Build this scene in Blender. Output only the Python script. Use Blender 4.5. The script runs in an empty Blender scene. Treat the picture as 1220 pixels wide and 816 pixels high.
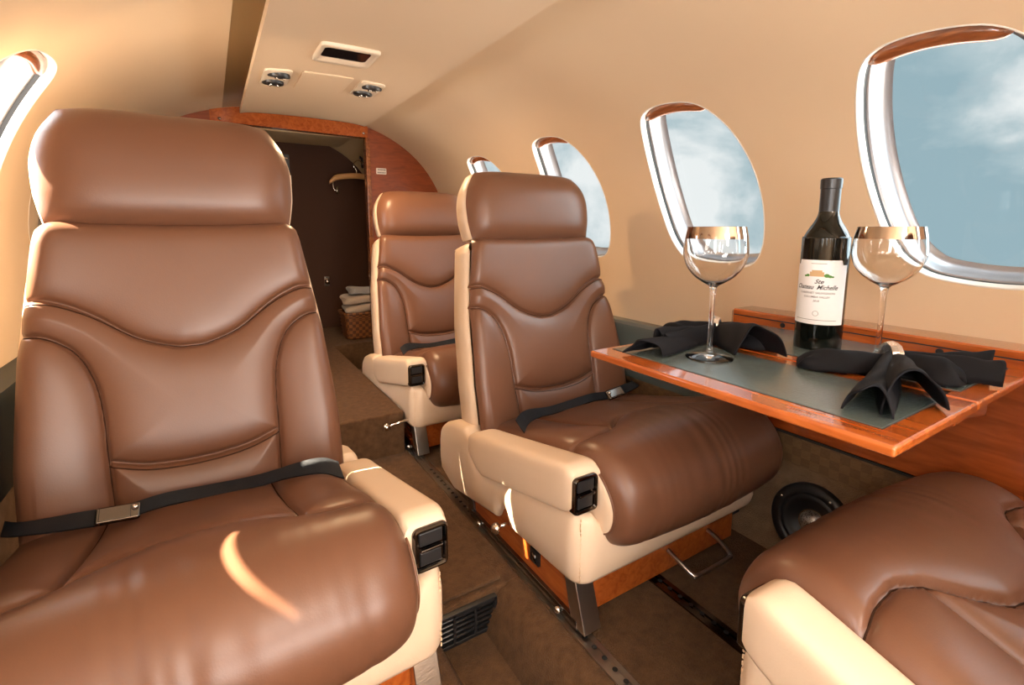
import bpy, bmesh, math, random
import numpy as np
from math import sin, cos, pi, exp, sqrt, atan, hypot, radians
from mathutils import Vector, Matrix
from mathutils.geometry import delaunay_2d_cdt
random.seed(4)
SC = bpy.context.scene
COL = SC.collection
ZO = 0.81                      # everything is written with the eye at z = 0; lifted at the end

# ------------------------------------------------------------------ materials
def newmat(name):
    m = bpy.data.materials.new(name); m.use_nodes = True
    nt = m.node_tree
    return m, nt, nt.nodes['Principled BSDF']

def pmat(name, col, rough=0.5, metal=0.0, spec=0.5, coat=0.0, coat_r=0.05, bump=0.0, bscale=200.0,
         var=0.0, vscale=8.0, stretch=(1, 1, 1), sheen=0.0, detail=3.0, bdist=0.01):
    m, nt, b = newmat(name)
    b.inputs['Base Color'].default_value = (*col, 1)
    b.inputs['Roughness'].default_value = rough
    b.inputs['Metallic'].default_value = metal
    b.inputs['Specular IOR Level'].default_value = spec
    b.inputs['Coat Weight'].default_value = coat
    b.inputs['Coat Roughness'].default_value = coat_r
    if sheen:
        b.inputs['Sheen Weight'].default_value = sheen
        b.inputs['Sheen Roughness'].default_value = 0.5
    if bump or var:
        tc = nt.nodes.new('ShaderNodeTexCoord')
        mp = nt.nodes.new('ShaderNodeMapping')
        mp.inputs['Scale'].default_value = stretch
        nt.links.new(tc.outputs['Object'], mp.inputs['Vector'])
    if var:
        n = nt.nodes.new('ShaderNodeTexNoise'); n.inputs['Scale'].default_value = vscale
        n.inputs['Detail'].default_value = 5
        nt.links.new(mp.outputs[0], n.inputs['Vector'])
        r = nt.nodes.new('ShaderNodeValToRGB')
        r.color_ramp.elements[0].position = 0.3; r.color_ramp.elements[1].position = 0.7
        r.color_ramp.elements[0].color = (*[max(0, c * (1 - var)) for c in col], 1)
        r.color_ramp.elements[1].color = (*[min(1, c * (1 + var)) for c in col], 1)
        nt.links.new(n.outputs['Fac'], r.inputs[0])
        nt.links.new(r.outputs[0], b.inputs['Base Color'])
    if bump:
        n2 = nt.nodes.new('ShaderNodeTexNoise'); n2.inputs['Scale'].default_value = bscale
        n2.inputs['Detail'].default_value = detail
        nt.links.new(mp.outputs[0], n2.inputs['Vector'])
        bp = nt.nodes.new('ShaderNodeBump'); bp.inputs['Strength'].default_value = bump
        bp.inputs['Distance'].default_value = bdist
        nt.links.new(n2.outputs['Fac'], bp.inputs['Height'])
        nt.links.new(bp.outputs[0], b.inputs['Normal'])
    return m

M = {}
M['leather'] = pmat('brown_leather', (0.140, 0.060, 0.032), rough=0.37, spec=0.45, bump=0.06, bscale=420, var=0.07, vscale=5, bdist=0.002)
M['cream'] = pmat('cream_leather', (0.67, 0.51, 0.365), rough=0.45, spec=0.4, bump=0.08, bscale=420, var=0.03, vscale=6, bdist=0.002)
M['wall'] = pmat('headliner', (0.645, 0.488, 0.328), rough=0.75, spec=0.2, bump=0.05, bscale=300, var=0.02, vscale=3, bdist=0.002)
M['panel'] = pmat('overhead_leather', (0.62, 0.475, 0.328), rough=0.6, spec=0.3, bump=0.05, bscale=300, bdist=0.002)
M['carpet'] = pmat('carpet', (0.108, 0.056, 0.026), rough=0.95, spec=0.05, bump=0.9, bscale=420, var=0.22, vscale=60, sheen=0.05, bdist=0.006)
M['carpet_kick'] = pmat('carpet_kick', (0.19, 0.115, 0.065), rough=0.95, spec=0.05, bump=0.7, bscale=420, var=0.15, vscale=40, sheen=0.05, bdist=0.004)
M['black'] = pmat('black_plastic', (0.012, 0.012, 0.013), rough=0.35)
M['blackmatte'] = pmat('black_matte', (0.008, 0.008, 0.008), rough=0.7)
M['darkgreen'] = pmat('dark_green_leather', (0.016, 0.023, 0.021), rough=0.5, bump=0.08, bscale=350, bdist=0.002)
M['inset'] = pmat('grey_green_leather', (0.085, 0.110, 0.108), spec=0.8, rough=0.24, bump=0.1, bscale=380, bdist=0.002)
M['chrome'] = pmat('chrome', (0.75, 0.73, 0.70), rough=0.12, metal=1.0)
M['steel'] = pmat('brushed_steel', (0.50, 0.46, 0.42), rough=0.28, metal=1.0, bump=0.05, bscale=120, stretch=(1, 8, 1))
M['darkchrome'] = pmat('dark_chrome', (0.16, 0.145, 0.135), rough=0.16, metal=1.0)
M['silver'] = pmat('window_reveal_silver', (0.30, 0.295, 0.31), rough=0.30, metal=0.5, spec=0.5)
M['whitetrim'] = pmat('white_trim', (0.72, 0.68, 0.63), rough=0.35)
M['belt'] = pmat('seat_belt_webbing', (0.0045, 0.0055, 0.0085), rough=0.6, spec=0.3, bump=0.5, bscale=500, stretch=(1, 3, 3), bdist=0.002)
M['napkin'] = pmat('black_napkin_cloth', (0.005, 0.005, 0.007), rough=0.75, spec=0.2, bump=0.3, bscale=900, sheen=0.0, bdist=0.001)
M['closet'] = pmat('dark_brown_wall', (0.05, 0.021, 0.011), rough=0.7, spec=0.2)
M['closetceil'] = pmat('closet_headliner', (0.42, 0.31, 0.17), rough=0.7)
M['bottle'] = pmat('dark_bottle_glass', (0.004, 0.005, 0.004), rough=0.05, spec=0.45)
M['foil'] = pmat('black_foil', (0.012, 0.012, 0.014), rough=0.32, spec=0.5)
M['label'] = pmat('paper_label', (0.80, 0.80, 0.80), rough=0.6)
M['ink'] = pmat('ink', (0.02, 0.02, 0.025), rough=0.6)
M['inkgrey'] = pmat('ink_grey', (0.16, 0.15, 0.14), rough=0.6)
M['tan'] = pmat('print_tan', (0.55, 0.36, 0.18), rough=0.6)
M['green'] = pmat('print_green', (0.07, 0.22, 0.03), rough=0.6)
M['gold'] = pmat('rim_band', (0.50, 0.41, 0.35), rough=0.08, metal=1.0)
M['hangerwood'] = pmat('pale_hanger_wood', (0.50, 0.27, 0.10), rough=0.35, coat=0.3, var=0.15, vscale=20, stretch=(1, 8, 8))
M['towel'] = pmat('folded_linen', (0.42, 0.34, 0.27), rough=0.9, bump=0.5, bscale=150, sheen=0.2)
M['towelgrey'] = pmat('grey_linen', (0.30, 0.30, 0.31), rough=0.9, bump=0.5, bscale=150, sheen=0.2)
M['placard'] = pmat('placard', (0.72, 0.62, 0.54), rough=0.5)
M['screen'] = pmat('dark_screen', (0.006, 0.006, 0.007), rough=0.12, spec=0.6)
M['speakercone'] = pmat('speaker_cone', (0.010, 0.010, 0.011), rough=0.45)
M['seam'] = pmat('dark_seam_thread', (0.036, 0.015, 0.008), rough=0.85, spec=0.1)
M['bezel'] = pmat('pale_bezel', (0.66, 0.55, 0.42), rough=0.4)
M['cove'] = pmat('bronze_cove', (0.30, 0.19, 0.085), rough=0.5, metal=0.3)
M['stitch'] = pmat('stitching', (0.72, 0.52, 0.34), rough=0.7)

def wood(name, c0, c1, rough=0.25, coat=0.9, scale=(2, 14, 14)):
    m, nt, b = newmat(name)
    tc = nt.nodes.new('ShaderNodeTexCoord'); mp = nt.nodes.new('ShaderNodeMapping')
    mp.inputs['Scale'].default_value = scale
    nt.links.new(tc.outputs['Object'], mp.inputs['Vector'])
    n = nt.nodes.new('ShaderNodeTexNoise'); n.inputs['Scale'].default_value = 4.0
    n.inputs['Detail'].default_value = 8; n.inputs['Distortion'].default_value = 1.2
    nt.links.new(mp.outputs[0], n.inputs['Vector'])
    r = nt.nodes.new('ShaderNodeValToRGB')
    r.color_ramp.elements[0].position = 0.32; r.color_ramp.elements[1].position = 0.68
    r.color_ramp.elements[0].color = (*c0, 1); r.color_ramp.elements[1].color = (*c1, 1)
    nt.links.new(n.outputs['Fac'], r.inputs[0]); nt.links.new(r.outputs[0], b.inputs['Base Color'])
    b.inputs['Roughness'].default_value = rough
    b.inputs['Coat Weight'].default_value = coat; b.inputs['Coat Roughness'].default_value = 0.04
    return m
M['wood'] = wood('cherry_wood', (0.30, 0.060, 0.010), (0.46, 0.115, 0.020), scale=(14, 2, 14))
M['woodx'] = wood('cherry_wood_cross', (0.19, 0.036, 0.007), (0.28, 0.060, 0.013), scale=(3, 14, 14), rough=0.45, coat=0.12)
M['woodpanel'] = wood('cherry_panel', (0.19, 0.034, 0.006), (0.29, 0.060, 0.012), scale=(14, 2, 14))
M['wooddark'] = wood('walnut_slat', (0.16, 0.042, 0.012), (0.34, 0.105, 0.03), scale=(14, 2, 14))

def quilt():
    m, nt, b = newmat('quilted_brown')
    tc = nt.nodes.new('ShaderNodeTexCoord')
    mp = nt.nodes.new('ShaderNodeMapping'); mp.inputs['Scale'].default_value = (1, 52, 52)
    ck = nt.nodes.new('ShaderNodeTexChecker'); ck.inputs['Scale'].default_value = 1.0
    ck.inputs['Color1'].default_value = (0.150, 0.078, 0.030, 1)
    ck.inputs['Color2'].default_value = (0.118, 0.058, 0.022, 1)
    nt.links.new(tc.outputs['Object'], mp.inputs[0]); nt.links.new(mp.outputs[0], ck.inputs['Vector'])
    nt.links.new(ck.outputs['Color'], b.inputs['Base Color'])
    b.inputs['Roughness'].default_value = 0.6
    w = nt.nodes.new('ShaderNodeTexNoise'); w.inputs['Scale'].default_value = 160
    bp = nt.nodes.new('ShaderNodeBump'); bp.inputs['Strength'].default_value = 0.4; bp.inputs['Distance'].default_value = 0.004
    nt.links.new(tc.outputs['Object'], w.inputs['Vector'])
    nt.links.new(w.outputs['Fac'], bp.inputs['Height']); nt.links.new(bp.outputs[0], b.inputs['Normal'])
    return m
M['quilt'] = quilt()

def wicker():
    m, nt, b = newmat('wicker')
    tc = nt.nodes.new('ShaderNodeTexCoord')
    mp = nt.nodes.new('ShaderNodeMapping'); mp.inputs['Scale'].default_value = (60, 60, 60)
    ck = nt.nodes.new('ShaderNodeTexChecker'); ck.inputs['Scale'].default_value = 1.0
    ck.inputs['Color1'].default_value = (0.20, 0.075, 0.02, 1)
    ck.inputs['Color2'].default_value = (0.075, 0.024, 0.008, 1)
    nt.links.new(tc.outputs['Object'], mp.inputs[0]); nt.links.new(mp.outputs[0], ck.inputs['Vector'])
    nt.links.new(ck.outputs['Color'], b.inputs['Base Color'])
    b.inputs['Roughness'].default_value = 0.5
    return m
M['wicker'] = wicker()

def glassmat(name, ior=1.46):
    m = bpy.data.materials.new(name); m.use_nodes = True
    nt = m.node_tree; nt.nodes.clear()
    o = nt.nodes.new('ShaderNodeOutputMaterial'); g = nt.nodes.new('ShaderNodeBsdfGlass')
    g.inputs['IOR'].default_value = ior; g.inputs['Roughness'].default_value = 0.0
    nt.links.new(g.outputs[0], o.inputs[0]); return m
M['glass'] = glassmat('clear_glass')

def panemat():
    m = bpy.data.materials.new('window_glass'); m.use_nodes = True
    nt = m.node_tree; nt.nodes.clear()
    o = nt.nodes.new('ShaderNodeOutputMaterial'); t = nt.nodes.new('ShaderNodeBsdfTransparent')
    t.inputs[0].default_value = (0.97, 0.98, 0.98, 1)
    g = nt.nodes.new('ShaderNodeBsdfGlossy'); g.inputs['Roughness'].default_value = 0.02
    lw = nt.nodes.new('ShaderNodeLayerWeight'); lw.inputs[0].default_value = .5
    pw = nt.nodes.new('ShaderNodeMath'); pw.operation = 'POWER'; pw.inputs[1].default_value = 6; nt.links.new(lw.outputs['Facing'], pw.inputs[0])
    f = nt.nodes.new('ShaderNodeMath'); f.operation = 'MULTIPLY_ADD'; f.inputs[1].default_value = .35; f.inputs[2].default_value = .02; nt.links.new(pw.outputs[0], f.inputs[0])
    mx = nt.nodes.new('ShaderNodeMixShader')
    nt.links.new(f.outputs[0], mx.inputs[0]); nt.links.new(t.outputs[0], mx.inputs[1]); nt.links.new(g.outputs[0], mx.inputs[2])
    nt.links.new(mx.outputs[0], o.inputs[0]); return m
M['pane'] = panemat()

def mesh_metal():
    m, nt, b = newmat('perforated_dome')
    tc = nt.nodes.new('ShaderNodeTexCoord'); v = nt.nodes.new('ShaderNodeTexVoronoi'); v.inputs['Scale'].default_value = 330
    r = nt.nodes.new('ShaderNodeValToRGB')
    r.color_ramp.elements[0].position = 0.25; r.color_ramp.elements[0].color = (0.05, 0.05, 0.05, 1)
    r.color_ramp.elements[1].position = 0.45; r.color_ramp.elements[1].color = (0.55, 0.53, 0.5, 1)
    nt.links.new(tc.outputs['Object'], v.inputs['Vector']); nt.links.new(v.outputs['Distance'], r.inputs[0])
    nt.links.new(r.outputs[0], b.inputs['Base Color']); b.inputs['Metallic'].default_value = 0.7; b.inputs['Roughness'].default_value = 0.35
    return m
M['meshdome'] = mesh_metal()

# ------------------------------------------------------------------ mesh helpers
class MB:
    def __init__(s): s.v = []; s.f = []
    def add(s, vs, fs):
        b = len(s.v); s.v += [tuple(p) for p in vs]; s.f += [tuple(b + i for i in f) for f in fs]; return s
    def box(s, x0, x1, y0, y1, z0, z1, R=None):
        vs = [(x, y, z) for x in (x0, x1) for y in (y0, y1) for z in (z0, z1)]
        if R is not None: vs = [tuple(R @ Vector(p)) for p in vs]
        return s.add(vs, [(0, 1, 3, 2), (4, 6, 7, 5), (0, 4, 5, 1), (2, 3, 7, 6), (0, 2, 6, 4), (1, 5, 7, 3)])
    def rings(s, rings, closed=True, cap0=True, cap1=True):
        n = len(rings[0]); vs = [p for r in rings for p in r]; fs = []
        for i in range(len(rings) - 1):
            for j in range(n if closed else n - 1):
                k = (j + 1) % n
                fs.append((i * n + j, i * n + k, (i + 1) * n + k, (i + 1) * n + j))
        if cap0: fs.append(tuple(range(n))[::-1])
        if cap1: fs.append(tuple((len(rings) - 1) * n + j for j in range(n)))
        return s.add(vs, fs)
    def tube(s, path, r, n=12, cap=True):
        P = [Vector(p) for p in path]; rr = r if isinstance(r, (list, tuple)) else [r] * len(P)
        t0 = (P[1] - P[0]).normalized(); up = Vector((0, 0, 1)) if abs(t0.z) < 0.9 else Vector((1, 0, 0))
        u = t0.cross(up).normalized(); rings = []
        for i, p in enumerate(P):
            t = (P[min(i + 1, len(P) - 1)] - P[max(i - 1, 0)]).normalized()
            u = (u - t * u.dot(t)).normalized(); w = t.cross(u)
            rings.append([p + (u * cos(a) + w * sin(a)) * rr[i] for a in [2 * pi * k / n for k in range(n)]])
        return s.rings(rings, True, cap, cap)
    def lathe(s, prof, c=(0, 0, 0), n=48, axis=None, cap0=False, cap1=False):
        """prof (r,z) about +z at c; axis: 3x3 matrix"""
        A = axis if axis is not None else Matrix.Identity(3); c = Vector(c)
        rings = [[c + A @ Vector((r * cos(2 * pi * k / n), r * sin(2 * pi * k / n), z)) for k in range(n)] for r, z in prof]
        return s.rings(rings, True, cap0, cap1)
    def grid(s, G):
        n, m = len(G), len(G[0])
        return s.add([p for r in G for p in r], [(i * m + j, (i + 1) * m + j, (i + 1) * m + j + 1, i * m + j + 1) for i in range(n - 1) for j in range(m - 1)])

def tag(o, label, cat, group=None):
    o['label'] = label; o['category'] = cat
    if group: o['group'] = group
    return o
def structure(o, label=None):
    o['kind'] = 'structure'
    if label: o['label'] = label
    return o
def thing(name, label, cat, loc=(0, 0, 0), group=None, kind=None):
    o = bpy.data.objects.new(name, None); COL.objects.link(o); o.location = loc
    o.empty_display_size = 0.1
    if cat: tag(o, label, cat, group)
    if kind: structure(o, label)
    return o
def rootloc(p):
    l = Vector((0, 0, 0))
    while p is not None: l = l + p.location; p = p.parent
    return l
def mk(name, mb, mat, parent=None, smooth=True, local=False, bevel=0.0, solid=0.0, sub=0, auto=None, origin=None):
    vs = mb.v
    off = Vector((0, 0, 0))
    if parent is not None and not local: off = rootloc(parent)
    if parent is None and origin is not None: off = Vector(origin)
    if off.length > 0: vs = [tuple(Vector(p) - off) for p in vs]
    me = bpy.data.meshes.new(name); me.from_pydata([tuple(p) for p in vs], [], mb.f)
    bm = bmesh.new(); bm.from_mesh(me)
    bmesh.ops.remove_doubles(bm, verts=bm.verts, dist=1e-6)
    bmesh.ops.recalc_face_normals(bm, faces=bm.faces)
    bm.to_mesh(me); bm.free()
    me.materials.append(mat)
    o = bpy.data.objects.new(name, me); COL.objects.link(o)
    if parent is not None: o.parent = parent
    elif origin is not None: o.location = off
    if smooth:
        me.polygons.foreach_set('use_smooth', [True] * len(me.polygons))
        if auto is not None: me.set_sharp_from_angle(angle=radians(auto))
    if solid:
        m = o.modifiers.new('t', 'SOLIDIFY'); m.thickness = solid; m.offset = 0
    if sub:
        m = o.modifiers.new('s', 'SUBSURF'); m.levels = sub; m.render_levels = sub
    if bevel:
        m = o.modifiers.new('b', 'BEVEL'); m.width = bevel; m.segments = 3; m.limit_method = 'ANGLE'; m.angle_limit = radians(40)
        me.polygons.foreach_set('use_smooth', [True] * len(me.polygons))
        m.harden_normals = True
    return o

def lerp(a, b, t): return a + (b - a) * t
def interp(x, xs, ys):
    return float(np.interp(x, xs, ys))
def smooth_path(pts, n):
    P = [np.array(p, float) for p in pts]; out = []
    P = [2 * P[0] - P[1]] + P + [2 * P[-1] - P[-2]]
    segs = len(P) - 3
    for k in range(n + 1):
        t = k / n * segs; i = min(int(t), segs - 1); t -= i
        p0, p1, p2, p3 = P[i:i + 4]
        out.append(0.5 * (2 * p1 + (p2 - p0) * t + (2 * p0 - 5 * p1 + 4 * p2 - p3) * t * t + (3 * p1 - p0 - 3 * p2 + p3) * t ** 3))
    return out
def polydist(px, py, pts):
    """distance from arrays px,py to polyline"""
    d = np.full(px.shape, 1e9)
    for (ax, ay), (bx, by) in zip(pts[:-1], pts[1:]):
        dx, dy = bx - ax, by - ay; L = dx * dx + dy * dy + 1e-12
        t = np.clip(((px - ax) * dx + (py - ay) * dy) / L, 0, 1)
        d = np.minimum(d, np.hypot(px - ax - t * dx, py - ay - t * dy))
    return d

# ------------------------------------------------------------------ cabin section
XC = 0.3675; SA = 0.76; SB = 0.64; Z0 = -0.10; NN = 2.4
_th = np.linspace(0, pi / 2, 3000)
_x = SA * np.cos(_th) ** (2 / NN); _z = Z0 + SB * np.sin(_th) ** (2 / NN)
_s = np.concatenate([[0], np.cumsum(np.hypot(np.diff(_x), np.diff(_z)))])
STOP = float(_s[-1])
def sec(s):
    """arc length -> (rel x, z, outward normal x, z)"""
    if s <= 0: return SA, Z0 + s, 1.0, 0.0
    e = 0.004
    x, z = np.interp(s, _s, _x), np.interp(s, _s, _z)
    x1, z1 = np.interp(min(s + e, STOP), _s, _x), np.interp(min(s + e, STOP), _s, _z)
    x0, z0 = np.interp(max(s - e, 0), _s, _x), np.interp(max(s - e, 0), _s, _z)
    t = Vector((x1 - x0, z1 - z0)).normalized()
    return float(x), float(z), t.y, -t.x
def S(side, y, s, off=0.0):
    x, z, nx, nz = sec(s)
    return (XC + side * (x + off * nx), y, z + off * nz)
def s_of_z(z): return float(np.interp(z, _z, _s))
YB = 2.50        # aft bulkhead
YF = -1.70       # front end of the cabin
S_SPLIT = float(np.interp(-0.20, -_x, _s))   # where the wall passes behind the overhead panel
SLOW = -0.20     # wall carries on straight below the widest line

_WP = [(.115, .310), (.151, .285), (.168, .215), (.165, .13), (.143, .04), (.110, -.032), (.062, -.080), (0, -.096), (-.075, -.099), (-.135, -.088),
       (-.160, -.045), (-.163, .03), (-.150, .115), (-.122, .195), (-.083, .258), (-.030, .300), (.045, .314)]
def _closed(pts, n):
    P = [np.array(p, float) for p in pts]; m = len(P); out = []
    for k in range(n):
        t = k / n * m; i = int(t); t -= i
        p0, p1, p2, p3 = (P[(i + j - 1) % m] for j in range(4))
        out.append(0.5 * (2 * p1 + (p2 - p0) * t + (2 * p0 - 5 * p1 + 4 * p2 - p3) * t * t + (3 * p1 - p0 - 3 * p2 + p3) * t ** 3))
    Q_ = np.array(out + [out[0]]); a = np.concatenate([[0], np.cumsum(np.linalg.norm(np.diff(Q_, axis=0), axis=1))])
    u = np.linspace(0, a[-1], n + 1)[:-1]
    return np.stack([np.interp(u, a, Q_[:, 0]), np.interp(u, a, Q_[:, 1])], 1)
def _z2s(z): return s_of_z(z) if z > Z0 else z - Z0
WO_ = _closed([(y, _z2s(z)) for y, z in _WP], 96)[::-1]       # window outline about its centre line, along the section
_tn = np.roll(WO_, -1, 0) - np.roll(WO_, 1, 0); _tn /= np.linalg.norm(_tn, axis=1)[:, None]
WN_ = np.stack([_tn[:, 1], -_tn[:, 0]], 1)
if ((WN_ * (WO_ - WO_.mean(0))).sum() < 0): WN_ = -WN_
def outline(cy, inset=0.0):
    q = WO_ - WN_ * inset
    return [(cy + float(a), float(b)) for a, b in q]
def inwin(y, s, cy, grow=0.0):
    q = WO_ + WN_ * grow; x0 = y - cy; c = False; n = len(q)
    for i in range(n):
        (ax, ay), (bx, by) = q[i], q[i - 1]
        if (ay > s) != (by > s) and x0 < (bx - ax) * (s - ay) / (by - ay) + ax: c = not c
    return c
DSL = .035
WIN_R = [-1.26, -0.74, -0.215, 0.305, 0.835, 1.36, 1.885]
WIN_L = [-1.30, -0.78, -0.25, 0.27, 0.80, 1.30, 1.85]

def cabin_wall(name, side, wins, ds=0.0):
    V = []; E = []
    def loop(pts):
        b = len(V); V.extend(pts); n = len(pts)
        E.extend([(b + i, b + (i + 1) % n) for i in range(n)])
    y0, y1, s0, s1 = YF, YB, SLOW, S_SPLIT
    ny, ns = 84, 26
    border = [(lerp(y0, y1, i / ny), s0) for i in range(ny)] + [(y1, lerp(s0, s1, i / ns)) for i in range(ns)] + \
             [(lerp(y1, y0, i / ny), s1) for i in range(ny)] + [(y0, lerp(s1, s0, i / ns)) for i in range(ns)]
    loop(border)
    for c in wins: loop([(a_, b_ + ds) for a_, b_ in outline(c)])
    for i in range(1, ny):
        for j in range(1, ns):
            y, s = lerp(y0, y1, i / ny), lerp(s0, s1, j / ns)
            if any(abs(y - c) < .25 and inwin(y, s - ds, c, .015) for c in wins): continue
            V.append((y, s))
    r = delaunay_2d_cdt([Vector(p) for p in V], E, [], 0, 1e-6)
    vv, ff = r[0], r[2]; faces = []
    for f in ff:
        cy = sum(vv[i].x for i in f) / len(f); cs = sum(vv[i].y for i in f) / len(f)
        if any(abs(cy - c) < .25 and inwin(cy, cs - ds, c, -.0002) for c in wins): continue
        faces.append(tuple(f))
    mb = MB(); mb.add([S(side, p.x, p.y) for p in vv], faces)
    return structure(mk(name, mb, M['wall']), name.replace('_', ' '))
cabin_wall('wall_right', 1, WIN_R)
cabin_wall('wall_left', -1, WIN_L, DSL)
mb = MB(); G = []
for i in range(21):
    y = lerp(YF, YB, i / 20); row = []
    for sd, ss in [(1, np.linspace(S_SPLIT, STOP, 12)), (-1, np.linspace(STOP, S_SPLIT, 12)[1:])]:
        row += [S(sd, y, float(s)) for s in ss]
    G.append(row)
mb.grid(G); structure(mk('ceiling', mb, M['wall']), 'ceiling headliner above the overhead panel')

def window(idx, side, cy, label, ds=0.0, shade=None):
    w = thing('window_%d' % idx, label, None, S(side, cy, 0), kind='structure')
    def ring(inset, off): return [S(side, y, s + ds, off) for y, s in outline(cy, inset)]
    mb = MB(); mb.rings([ring(-.002, .0015), ring(-.001, -.0005), ring(.001, -.0010), ring(.0025, .002), ring(.0045, .010), ring(.006, .013), ring(.007, .017)], True, False, False)
    mk('window_frame', mb, M['whitetrim'], w)
    mb = MB(); mb.rings([ring(.0065, .015), ring(.0075, .018), ring(.008, .026)], True, False, False)
    mk('gasket', mb, M['blackmatte'], w)
    mb = MB(); mb.rings([ring(.008, .023), ring(.011, .024), ring(.0125, .028), ring(.0135, .038), ring(.0155, .052), ring(.020, .063), ring(.027, .069), ring(.033, .070)], True, False, False)
    mk('reveal', mb, M['silver'], w)
    mb = MB(); q_ = outline(cy, .029); ym = sum(p[0] for p in q_) / len(q_); sm = sum(p[1] for p in q_) / len(q_)
    mb.rings([[S(side, ym + (y - ym) * k, sm + ds + (t_ - sm) * k, .0695) for y, t_ in q_] for k in (1, .8, .6, .4, .2, .02)], True, False, True)
    mk('pane', mb, M['pane'], w)
    # wooden pull of the raised shade in the head of the reveal
    q = outline(cy, .0072); mxs = max(p[1] for p in q); mns = min(p[1] for p in q)
    def span(st):
        xs_ = []
        for (ya, sa), (yb, sb) in zip(q, q[1:] + q[:1]):
            if (sa > st) != (sb > st): xs_.append(ya + (yb - ya) * (st - sa) / (sb - sa))
        return (min(xs_), max(xs_)) if len(xs_) > 1 else (cy + .04, cy + .05)
    # wooden pull of the raised shade under the head of the reveal
    ks = sorted([k for k in range(96) if q[k][1] > mxs - .036], key=lambda k: q[k][0]); mb = MB(); rs = []
    for i_, k in enumerate(ks):
        y, st = q[k]; st += ds; e = 1 - abs(2 * i_ / (len(ks) - 1) - 1) ** 6; th = .004 + .025 * e
        rs.append([S(side, y, st, .0125), S(side, y, st - th * .8, .013), S(side, y, st - th, .018), S(side, y, st - th, .048), S(side, y, st - th * .6, .054), S(side, y, st, .054)])
    mb.rings(rs); mk('shade_pull', mb, M['wooddark'], w)
    if shade is not None:
        lo = max(mns + .004, shade if shade > -.5 else mns + .004); G_ = []
        for st in np.linspace(lo, mxs - .006, 24):
            a_, b_ = span(float(st)); G_.append([S(side, lerp(a_ + .004, b_ - .004, t_ / 12), float(st) + ds, .040) for t_ in range(13)])
        mb = MB().grid(G_); mk('window_shade', mb, M['panel'], w, solid=.002)
    return w
near = {2: 'in the right wall ahead of the table', 3: 'right wall window beside the wine bottle and second glass', 4: 'right wall window behind the first wine glass',
        5: 'right wall window beside the second seat headrest', 6: 'right wall window mostly hidden behind the headrest'}
for i, c in enumerate(WIN_R): window(i + 1, 1, c, 'rounded cabin window ' + near.get(i, 'in the right wall near the cockpit'))
SUN_BLOCKS = {3: .09, 4: .045, 6: -1}       # lowered shades added on unseen left windows to shape the sun patches
for i, c in enumerate(WIN_L): window(i + 8, -1, c, 'rounded cabin window in the left wall' + (' behind the near seat headrest' if i == 5 else ''), DSL, SUN_BLOCKS.get(i))

# ------------------------------------------------------------------ floor, steps, lower side walls
XR0 = XC + SA                   # right wall line 1.1275
FZ = -0.725; AZ = -0.805; RZ = -0.585
def prism_y(poly, y0, y1):
    mb = MB(); mb.rings([[(x, y0, z) for x, z in poly], [(x, y1, z) for x, z in poly]]); return mb
def prism_x(poly, x0, x1):
    mb = MB(); mb.rings([[(x0, y, z) for y, z in poly], [(x1, y, z) for y, z in poly]]); return mb
# right seat platform with a carpeted shoulder rolling down into the aisle
sh = [(0.412, AZ), (0.420, -0.790), (0.430, -0.765), (0.441, -0.745), (0.454, -0.732), (0.478, FZ)]
mb = prism_y([(1.12, -0.86), (0.412, -0.86)] + sh + [(1.12, FZ)], YF, 0.775)
platform = mk('floor', mb, M['carpet'], auto=35); structure(platform, 'brown carpeted seat platform along the right side')
shl = [(2 * XC - x, z) for x, z in sh]
mb = prism_y([(-0.39, -0.86), (2 * XC - .412, -0.86)] + shl + [(-0.39, FZ)], YF, 0.775)
structure(mk('floor_left', mb, M['carpet'], auto=35), 'brown carpeted seat platform along the left side')
mb = MB().box(0.30, 0.43, YF, 0.775, -0.86, AZ)
structure(mk('floor_aisle', mb, M['carpet'], smooth=False), 'dropped aisle floor in brown carpet')
mb = MB().box(-0.39, 1.12, 0.775, 3.1, -0.86, FZ)
structure(mk('floor_middle', mb, M['carpet'], bevel=0.008), 'raised brown carpet beyond the vent grille')
mb = MB().box(-0.39, 0.492, 1.46, YB + 0.02, FZ - .02, RZ)
structure(mk('floor_aft', mb, M['carpet'], bevel=0.006), 'carpeted aft step in the aisle')
mb = MB().box(-0.39, 1.12, YB, 3.1, FZ - .02, RZ)
structure(mk('floor_closet', mb, M['carpet'], smooth=False), 'closet floor behind the bulkhead')

# carpet runner panel with a bound edge lying in the raised aisle
mb = MB().box(0.24, 0.462, 0.79, 1.20, FZ, FZ + .010)
tag(mk('carpet_panel', mb, M['carpet'], bevel=0.004, origin=(.35, 1.0, FZ)), 'loose brown carpet panel in the aisle above the floor vent', 'carpet')

# floor vent grille in the riser of the step
v = thing('floor_vent', 'black slotted floor vent in the riser of the aisle step', 'vent', (0.38, 0.772, AZ))
mb = MB()
mb.box(0.250, 0.438, 0.764, 0.776, AZ + .002, AZ + .010); mb.box(0.250, 0.438, 0.764, 0.776, FZ - .016, FZ - .008)
for k in range(5):
    x = 0.250 + k * 0.0455; mb.box(x, x + .006, 0.764, 0.776, AZ + .004, FZ - .010)
mk('grille_frame', mb, M['black'], v, bevel=0.001)
mb = MB()
for k in range(5): z = AZ + .016 + k * .0105; mb.box(0.252, 0.436, 0.766, 0.775, z, z + .0045)
mk('grille_slats', mb, M['black'], v)
mb = MB().box(0.25, 0.438, 0.7735, 0.7755, AZ + .003, FZ - .009); mk('duct_backing', mb, M['blackmatte'], v)

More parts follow.
